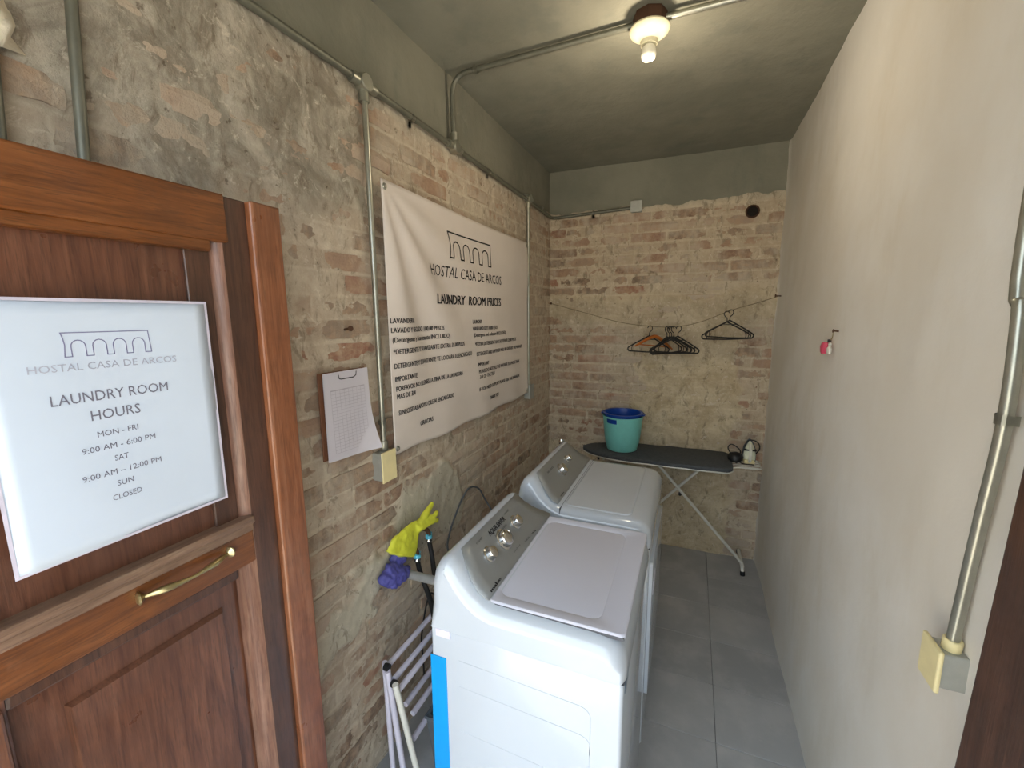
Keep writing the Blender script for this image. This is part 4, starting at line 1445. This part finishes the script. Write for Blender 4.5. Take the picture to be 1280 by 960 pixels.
# ---------------------------------------------------------------- folded drying rack and bin
rack = thing('drying_rack', 'folded drying rack of pale lilac tubes between brick wall and washing machine', 'drying rack', (0.15, 1.3, 0.0))
def rk(nm, pts, r=0.0100, mat=M_LILAC): return finish(nm, T(pts, r, 10), mat, rack, True)
rk('rail', [(0.118, 1.050, 0.512), (0.118, 1.86, 0.512)])
rk('rail', [(0.152, 1.035, 0.482), (0.152, 1.86, 0.482)])
rk('rail', [(0.186, 1.010, 0.470), (0.186, 1.86, 0.470)])
rk('rail', [(0.150, 1.090, 0.330), (0.150, 1.86, 0.330)])
rk('rail', [(0.180, 1.090, 0.305), (0.180, 1.86, 0.305)])
rk('rail', [(0.200, 1.060, 0.240), (0.200, 1.86, 0.240)])
rk('leg', [(0.112, 1.040, 0.530), (0.112, 1.052, 0.010)], 0.0095)
rk('leg', [(0.138, 1.022, 0.520), (0.160, 1.060, 0.010)], 0.0105)
rk('leg', [(0.186, 1.000, 0.505), (0.235, 1.060, 0.010)], 0.0105, M_WHITEM)
rk('leg', [(0.112, 1.84, 0.530), (0.112, 1.84, 0.010)], 0.0095)
rk('leg', [(0.186, 1.84, 0.505), (0.235, 1.84, 0.010)], 0.0105)
for p in ((0.130, 1.030, 0.525), (0.165, 1.020, 0.482)):
    bm = bmesh.new()
    lathe(bm, [(0, -0.010), (0.012, -0.009), (0.013, 0), (0.012, 0.009), (0, 0.010)], p, (1, 0, 0), 12)
    finish('joint', bm, M_BLACK, rack, True)
binn = thing('plastic_bin', 'dark grey plastic bin on the floor behind the drying rack', 'bin', (0.31, 1.25, 0.0))
bm = bmesh.new()
lv = []
for z, s in ((0.002, 0.84), (0.30, 1.0), (0.30, 0.93), (0.012, 0.78)):
    cx, cy, hx, hy = 0.305, 1.32, 0.075*s, 0.22*s
    lv.append([bm.verts.new((cx+sxx*hx, cy+syy*hy, z)) for sxx, syy in ((-1, -1), (1, -1), (1, 1), (-1, 1))])
for a, c in zip(lv, lv[1:]):
    for k in range(4):
        bm.faces.new((a[k], a[(k+1) % 4], c[(k+1) % 4], c[k]))
bm.faces.new(lv[0][::-1]); bm.faces.new(lv[-1])
finish('tub', bm, M_DGREY, binn)
bm = bmesh.new()
tube(bm, [(0.228, 1.098, 0.302), (0.382, 1.098, 0.302), (0.382, 1.542, 0.302), (0.228, 1.542, 0.302), (0.228, 1.098, 0.302)], 0.005, 6)
finish('rim', bm, M_DGREY, binn)

# ---------------------------------------------------------------- ironing board
ZB = 0.770
iron_b = thing('ironing_board', 'ironing board with charcoal cover on white crossed legs along the back wall', 'ironing board', (0.85, 2.97, 0.0))
bm = bmesh.new()
outl = []
def half_w(t):      # t 0 at the nose (left) .. 1 at the square end
    if t < 0.34: return 0.178*math.sin(PI/2*(t/0.34))**0.62
    return 0.178+0.010*math.sin((t-0.34)*4)
xn, xe = 0.340, 1.300
N = 40
ux = [xn+(xe-xn)*(1-math.cos(PI*k/N))/2 for k in range(N+1)]
top_pts = []
for x in ux:
    t = (x-xn)/(xe-xn)
    w = max(0.002, half_w(t))
    if t > 0.95: w *= 1-0.28*((t-0.95)/0.05)**2
    top_pts.append((x, w))
yc = lambda x: 2.985+0.02*(x-0.85)
rings = []
for x, w in top_pts:
    y = yc(x)
    prof = [(-w, -0.022), (-w-0.003, -0.008), (-w, 0.0), (-w+0.010 if w > 0.012 else -w*0.5, 0.004), (0, 0.005), (w-0.010 if w > 0.012 else w*0.5, 0.004), (w, 0.0), (w+0.003, -0.008), (w, -0.022)]
    rings.append([bm.verts.new((x, y+a, ZB+b+0.0015*math.sin(x*31+a*25))) for a, b in prof])
for a, c in zip(rings, rings[1:]):
    n = len(a)
    for k in range(n):
        bm.faces.new((a[k], a[(k+1) % n], c[(k+1) % n], c[k]))
bm.faces.new(rings[0][::-1]); bm.faces.new(rings[-1])
finish('board_cover', bm, M_FABRIC, iron_b, 50)
bm = bmesh.new()
ed = [(x, yc(x)-w+0.004, ZB-0.027) for x, w in top_pts[3:]]
tube(bm, ed, 0.005, 8)
finish('frame_tube', bm, M_WHITEM, iron_b, True)
def ib(nm, pts, r=0.0095, mat=M_WHITEM): return finish(nm, T(pts, r, 10), mat, iron_b, True)
ib('leg', [(0.815, 2.975, ZB-0.03), (1.405, 2.985, 0.085), (1.412, 2.985, 0.060)], 0.0095)
ib('foot_bar', [(1.400, 3.165, 0.080), (1.402, 3.10, 0.076), (1.408, 2.995, 0.055), (1.412, 2.985, 0.024)], 0.0115)
for p, q in (((1.412, 2.986, 0.030), (1.414, 2.982, 0.002)), ((1.400, 3.160, 0.080), (1.400, 3.178, 0.060))):
    finish('rubber_foot', T([p, q], 0.0145, 12), M_RUB, iron_b, True)
ib('leg', [(1.165, 3.000, ZB-0.03), (0.560, 3.000, 0.05), (0.550, 3.0, 0.018)], 0.0095)
ib('foot_bar', [(0.548, 2.86, 0.018), (0.548, 3.14, 0.018)], 0.0115)
bm = bmesh.new()
lathe(bm, [(0, -0.014), (0.010, -0.013), (0.010, 0.013), (0, 0.014)], (1.005, 2.988, 0.501), (0, 1, 0), 10)
finish('pivot', bm, M_BLACK, iron_b)
ib('cross_bar', [(0.815, 2.88, ZB-0.03), (0.815, 3.09, ZB-0.03)], 0.007)
ib('cross_bar', [(1.165, 2.88, ZB-0.03), (1.165, 3.09, ZB-0.03)], 0.007)
ib('brace', [(0.455, 2.96, ZB-0.028), (0.455, 2.96, ZB-0.085)], 0.008, M_BLACK)
ib('brace', [(0.490, 2.96, ZB-0.028), (0.490, 2.96, ZB-0.085)], 0.006, M_WHITEM)
# wire iron rest at the square end
xr0, xr1 = 1.285, 1.462
ya, yb = 2.905, 3.095
wr = bmesh.new()
tube(wr, round_path([(xr0, ya-0.02, ZB-0.018), (xr0+0.04, ya, ZB-0.012), (xr1, ya+0.01, ZB-0.012), (xr1, yb-0.01, ZB-0.012), (xr0+0.04, yb, ZB-0.012), (xr0, yb+0.02, ZB-0.018)], 0.025), 0.0042, 8)
for k in range(5):
    y = ya+0.03+k*(yb-ya-0.06)/4
    tube(wr, [(xr0+0.01, y, ZB-0.014), (xr1, y, ZB-0.012)], 0.0026, 6)
finish('iron_rest', wr, M_WHITEM, iron_b, True)

# iron standing on the rest with its cord wound round it
ir = thing('clothes_iron', 'white clothes iron standing on end on the wire rest of the ironing board', 'iron', (1.40, 3.0, ZB))
ix, iy, iz = 1.398, 2.99, ZB-0.006
bm = bmesh.new()
# heel block
box(bm, ix-0.030, ix+0.030, iy-0.030, iy+0.035, iz, iz+0.030, 0.006, 2)
finish('heel', bm, M_CREAM, ir)
bm = bmesh.new()
rings = []
for z, hx, hy, oy in ((0.028, 0.034, 0.018, 0.0), (0.06, 0.036, 0.022, 0.004), (0.09, 0.030, 0.022, 0.006), (0.12, 0.018, 0.016, 0.010), (0.142, 0.006, 0.008, 0.014)):
    rings.append([bm.verts.new((ix+hx*math.cos(2*PI*k/14), iy+oy+hy*math.sin(2*PI*k/14), iz+z)) for k in range(14)])
for a, c in zip(rings, rings[1:]):
    for k in range(14):
        bm.faces.new((a[k], a[(k+1) % 14], c[(k+1) % 14], c[k]))
bm.faces.new(rings[0][::-1]); bm.faces.new(rings[-1])
finish('body', bm, simple('off_white_plastic', srgb(222, 224, 200), 0.4), ir, True)
bm = bmesh.new()
so_ = []
for sgn in (0.0, 0.006):
    so_.append([bm.verts.new((ix+a, iy+0.026+sgn+b_*0.08, iz+b_)) for a, b_ in ((-0.040, 0.006), (0.040, 0.006), (0.041, 0.06), (0.032, 0.105), (0.014, 0.142), (0, 0.155), (-0.014, 0.142), (-0.032, 0.105), (-0.041, 0.06))])
bm.faces.new(so_[0]); bm.faces.new(so_[1][::-1])
for k in range(9):
    bm.faces.new((so_[0][k], so_[1][k], so_[1][(k+1) % 9], so_[0][(k+1) % 9]))
finish('soleplate', bm, M_DGREY, ir)
finish('handle', T(smooth_path([(ix, iy-0.022, iz+0.020), (ix, iy-0.046, iz+0.045), (ix, iy-0.044, iz+0.095), (ix, iy-0.006, iz+0.122)], 6), 0.0095, 10), simple('iron_handle_white', srgb(230, 230, 216), 0.35), ir, True)
finish('band', B(ix-0.036, ix+0.036, iy-0.022, iy+0.024, iz+0.088, iz+0.096, 0.003, 1), M_BLACK, ir)
ic = finish('iron_cord', T(smooth_path([(ix+0.01, iy+0.02, iz+0.03), (ix+0.052, iy, iz+0.10), (ix+0.030, iy-0.03, iz+0.155), (ix-0.02, iy-0.02, iz+0.150), (ix-0.048, iy-0.04, iz+0.06), (ix-0.075, iy-0.05, iz+0.012),
                                        (ix-0.10, iy-0.045, iz+0.055), (ix-0.125, iy-0.02, iz+0.095), (ix-0.10, iy+0.02, iz+0.110), (ix-0.05, iy+0.03, iz+0.07), (ix-0.055, iy-0.055, iz+0.020), (ix+0.02, iy-0.06, iz+0.014)], 7), 0.0036, 8), M_BLACK, None, True)
tag(ic, 'tangled dark cord looped around the clothes iron', 'cord')
pd = thing('black_pouch', 'small black pouch lying between the board end and the iron', 'pouch', (1.315, 2.99, ZB))
bm = bmesh.new()
lathe(bm, [(0, 0.0), (0.030, 0.0), (0.044, 0.012), (0.046, 0.034), (0.034, 0.052), (0.012, 0.060), (0, 0.060)], (1.318, 2.97, ZB+0.006), (0.0, 0.05, 1), 14)
finish('body', bm, M_BLACK, pd, True)

# ---------------------------------------------------------------- tubs on the ironing board
tcx, tcy, tz = 0.612, 2.975, ZB+0.006
def tub(name, label, cat, r0, r1, h, zb, mat, lip, cut=False, wall=0.004):
    t = thing(name, label, cat, (tcx, tcy, zb))
    seg = 40
    bm = bmesh.new()
    prof = [(0, 0.0), (r0*0.86, 0.0), (r0*0.97, 0.006), (r0, 0.020)]
    for k in range(1, 7):
        f = k/6
        prof.append((r0+(r1-r0)*f**0.6, 0.020+(h-0.026)*f))
    prof += [(r1+lip, h-0.006), (r1+lip, h), (r1-wall*0.5, h), (r1-wall, h-0.012)]
    for k in range(5, -1, -1):
        f = k/6
        prof.append((r0+(r1-r0)*f**0.6-wall, 0.020+(h-0.026)*f))
    prof += [(r0*0.8, 0.008), (0, 0.008)]
    lathe(bm, prof, (tcx, tcy, zb), (0, 0, 1), seg)
    if cut:      # hand hole below the rim
        bm.faces.ensure_lookup_table()
        kill = []
        for f in bm.faces:
            c = f.calc_center_median()
            a = math.atan2(c.y-tcy, c.x-tcx)
            for a0 in (math.radians(-118), math.radians(62)):
                dz = c.z-(zb+h*0.885)
                if abs((a-a0+PI) % (2*PI)-PI) < 0.27 and abs(dz) < h*0.06:
                    kill.append(f)
        bmesh.ops.delete(bm, geom=list(set(kill)), context='FACES')
    finish('body', bm, mat, t, True)
    return t
tub('laundry_tub', 'turquoise plastic laundry tub standing on the ironing board', 'tub', 0.104, 0.134, 0.243, tz, M_TURQ, 0.003, True)
bt_ = tub('laundry_tub', 'deep blue plastic tub nested inside the turquoise one', 'tub', 0.094, 0.122, 0.234, tz+0.030, M_NAVY, 0.014)
for s_ in (-1, 1):
    a = [(tcx+s_*0.128, tcy-0.035, tz+0.258), (tcx+s_*0.141, tcy-0.018, tz+0.253), (tcx+s_*0.141, tcy+0.018, tz+0.253), (tcx+s_*0.128, tcy+0.035, tz+0.258)]
    finish('handle', T(smooth_path(a, 6), 0.006, 8), M_NAVY, bt_, True)

# ---------------------------------------------------------------- clothes line and hangers
LP = [(0.015, 3.205, 1.790), (0.30, 3.15, 1.715), (0.55, 3.10, 1.650), (0.765, 3.07, 1.622), (0.93, 3.06, 1.620), (1.08, 3.06, 1.655), (1.24, 3.07, 1.722), (1.38, 3.085, 1.765), (1.500, 3.10, 1.806)]
LPS = smooth_path(LP, 6)
ln = thing('clothes_line', 'thin cord clothes line sagging across the back corner between two walls', 'clothes line', (0.75, 3.1, 1.62))
finish('cord', T(LPS, 0.0022, 6), M_ROPE, ln, True)
bm = bmesh.new()
tube(bm, [(1.515, 3.10, 1.806), (1.487, 3.10, 1.808)], 0.004, 8)
lathe(bm, [(0, 0), (0.010, 0), (0.010, 0.006), (0, 0.006)], (1.485, 3.10, 1.808), (-1, 0, 0), 10)
finish('hook', bm, M_RUST, ln, True)
nail('hook', (0.0, 3.205, 1.790), (1, -0.3, 0), 0.02, 0.004, None, ln)
def line_z(x):
    for a, b in zip(LPS, LPS[1:]):
        if a.x <= x <= b.x:
            f = (x-a.x)/(b.x-a.x+1e-9)
            return a.y*(1-f)+b.y*f, a.z*(1-f)+b.z*f
    return 3.08, 1.7
HM = {}
def hanger(kind, x, yaw, label, tiltx=0.0, dz=0.0, hookdir=1, wide=1.0, group=None):
    y, z = line_z(x)
    h = thing('clothes_hanger', label, 'hanger', (0, 0, 0), group)
    key = kind
    if key not in HM:
        bodies = []
        if kind == 'black':
            bm = bmesh.new()
            pts = round_path([(0, 0, -0.062), (0.105, 0, -0.118), (0.158, 0, -0.150), (0.150, 0, -0.172), (0.0, 0, -0.176), (-0.150, 0, -0.172), (-0.158, 0, -0.150), (-0.105, 0, -0.118), (0, 0, -0.062)], 0.016, 4)
            tube(bm, pts, 0.0046, 8)
            b2 = bmesh.new()
            for s_ in (-1, 1):
                tube(b2, round_path([(s_*0.118, 0, -0.126), (s_*0.128, 0, -0.150), (s_*0.122, 0, -0.172)], 0.01, 3), 0.0028, 6)
            tube(b2, [(-0.045, 0, -0.088), (0.045, 0, -0.088)], 0.0026, 6)
            bodies = [('frame', bm, M_BLACK), ('spacer_bar', b2, M_BLACK)]
            hookm = M_BLACK; rr_ = 0.0030
        else:
            bm = bmesh.new()
            pts = smooth_path([(-0.172, 0, -0.135), (-0.12, 0, -0.108), (-0.06, 0, -0.076), (0, 0, -0.058), (0.06, 0, -0.076), (0.12, 0, -0.108), (0.172, 0, -0.135)], 5)
            n = len(pts)
            tube(bm, pts, [0.006+0.007*math.sin(PI*k/(n-1)) for k in range(n)], 10)
            b2 = bmesh.new()
            tube(b2, [(-0.142, 0, -0.122), (0.142, 0, -0.122)], 0.0045, 8)
            bodies = [('frame', bm, M_HWOOD), ('trouser_bar', b2, M_HWOOD)]
            hookm = M_GALV; rr_ = 0.0018
        bm = bmesh.new()
        hk = [(0, 0, -0.064), (0, 0, -0.030)]+[(0.004-0.017*math.cos(a)*1.0+0.012, 0, -0.012+0.018*math.sin(a)) for a in [math.radians(q) for q in (-30, 10, 50, 90, 130, 170, 195)]]
        hk = [(0, 0, -0.064), (0.0, 0, -0.036), (0.012, 0, -0.024), (0.019, 0, -0.010), (0.016, 0, 0.004), (0.004, 0, 0.010), (-0.010, 0, 0.006), (-0.017, 0, -0.006)]
        tube(bm, smooth_path([(a, b_, c-0.004) for a, b_, c in hk], 4), rr_, 8)
        bodies.append(('hook', bm, hookm))
        HM[key] = []
        for nm, b_, mt in bodies:
            o = finish(nm, b_, mt, None, True)
            HM[key].append(o)
            o.parent = h
    else:
        for src in HM[key]:
            o = src.copy(); COL.objects.link(o); o.parent = h
            o.matrix_parent_inverse = Matrix.Identity(4)
    h.location = (x, y, z-0.003+dz)
    h.rotation_euler = (0, tiltx, yaw)
    h.scale = (wide*0.95*hookdir, 1, 0.97)
    return h
hanger('black', 0.758, math.radians(14), 'black plastic hanger first on the line from the brick corner, beside the wooden one', 0.03, hookdir=1, wide=0.92)
hanger('wood', 0.800, math.radians(38), 'orange varnished wooden hanger on the clothes line', 0.10, -0.006, wide=0.88)
GB = 'black hangers bunched mid line'
for k, (x, yw, w_) in enumerate(((0.868, 50, 0.95), (0.884, 40, 0.97), (0.898, 30, 1.0), (0.912, 22, 1.0), (0.940, 12, 0.95))):
    hanger('black', x, math.radians(yw), ['black plastic hanger in the bunch beside the wooden one, closest to it', 'black plastic hanger second in the bunch right of the wooden one',
           'black plastic hanger in the middle of the dense bunch on the line', 'black plastic hanger fourth in the dense bunch on the line',
           'black plastic hanger at the end of the bunch away from the wooden one'][k], 0.02*(k-2), 0, -1 if k < 4 else 1, w_, GB)
hanger('black', 1.222, math.radians(16), 'front one of the two black hangers hung apart near the plaster wall', -0.01, 0, -1, 1.0, 'pair of black hangers near the plaster wall')
hanger('black', 1.240, math.radians(-14), 'rear one of the two black hangers hung apart near the plaster wall', 0.02, 0.002, 1, 0.95, 'pair of black hangers near the plaster wall')

# ---------------------------------------------------------------- charm hanging on the plaster wall
chm = thing('key_charm', 'tiny pink and white charm hanging from a nail on the plaster wall', 'charm', (W-0.01, 1.95, 1.58))
nail('nail', (W, 1.888, 1.636), (-1, 0, 0.1), 0.016, 0.003, None, chm)
finish('loop', T(smooth_path([(W-0.016, 1.888, 1.630), (W-0.014, 1.90, 1.612), (W-0.014, 1.925, 1.600)], 6), 0.0014, 6), M_BRASS, chm, True)
bm = bmesh.new()
lathe(bm, [(0, 0), (0.020, 0), (0.027, 0.010), (0.028, 0.030), (0.020, 0.042), (0, 0.046)], (W-0.016, 1.972, 1.548), (0, 0.15, 1), 12, 0.5)
finish('pink_bead', bm, M_PINK, chm, True)
bm = bmesh.new()
lathe(bm, [(0, 0), (0.013, 0.001), (0.014, 0.020), (0.007, 0.028), (0.010, 0.036), (0, 0.046)], (W-0.014, 1.922, 1.552), (0, -0.1, 1), 10, 0.6)
finish('white_bead', bm, M_WHITEM, chm, True)
bm = bmesh.new()
tube(bm, [(W-0.014, 1.930, 1.594), (W-0.014, 1.932, 1.604)], 0.006, 8)
finish('bead', bm, M_BLACK, chm, True)
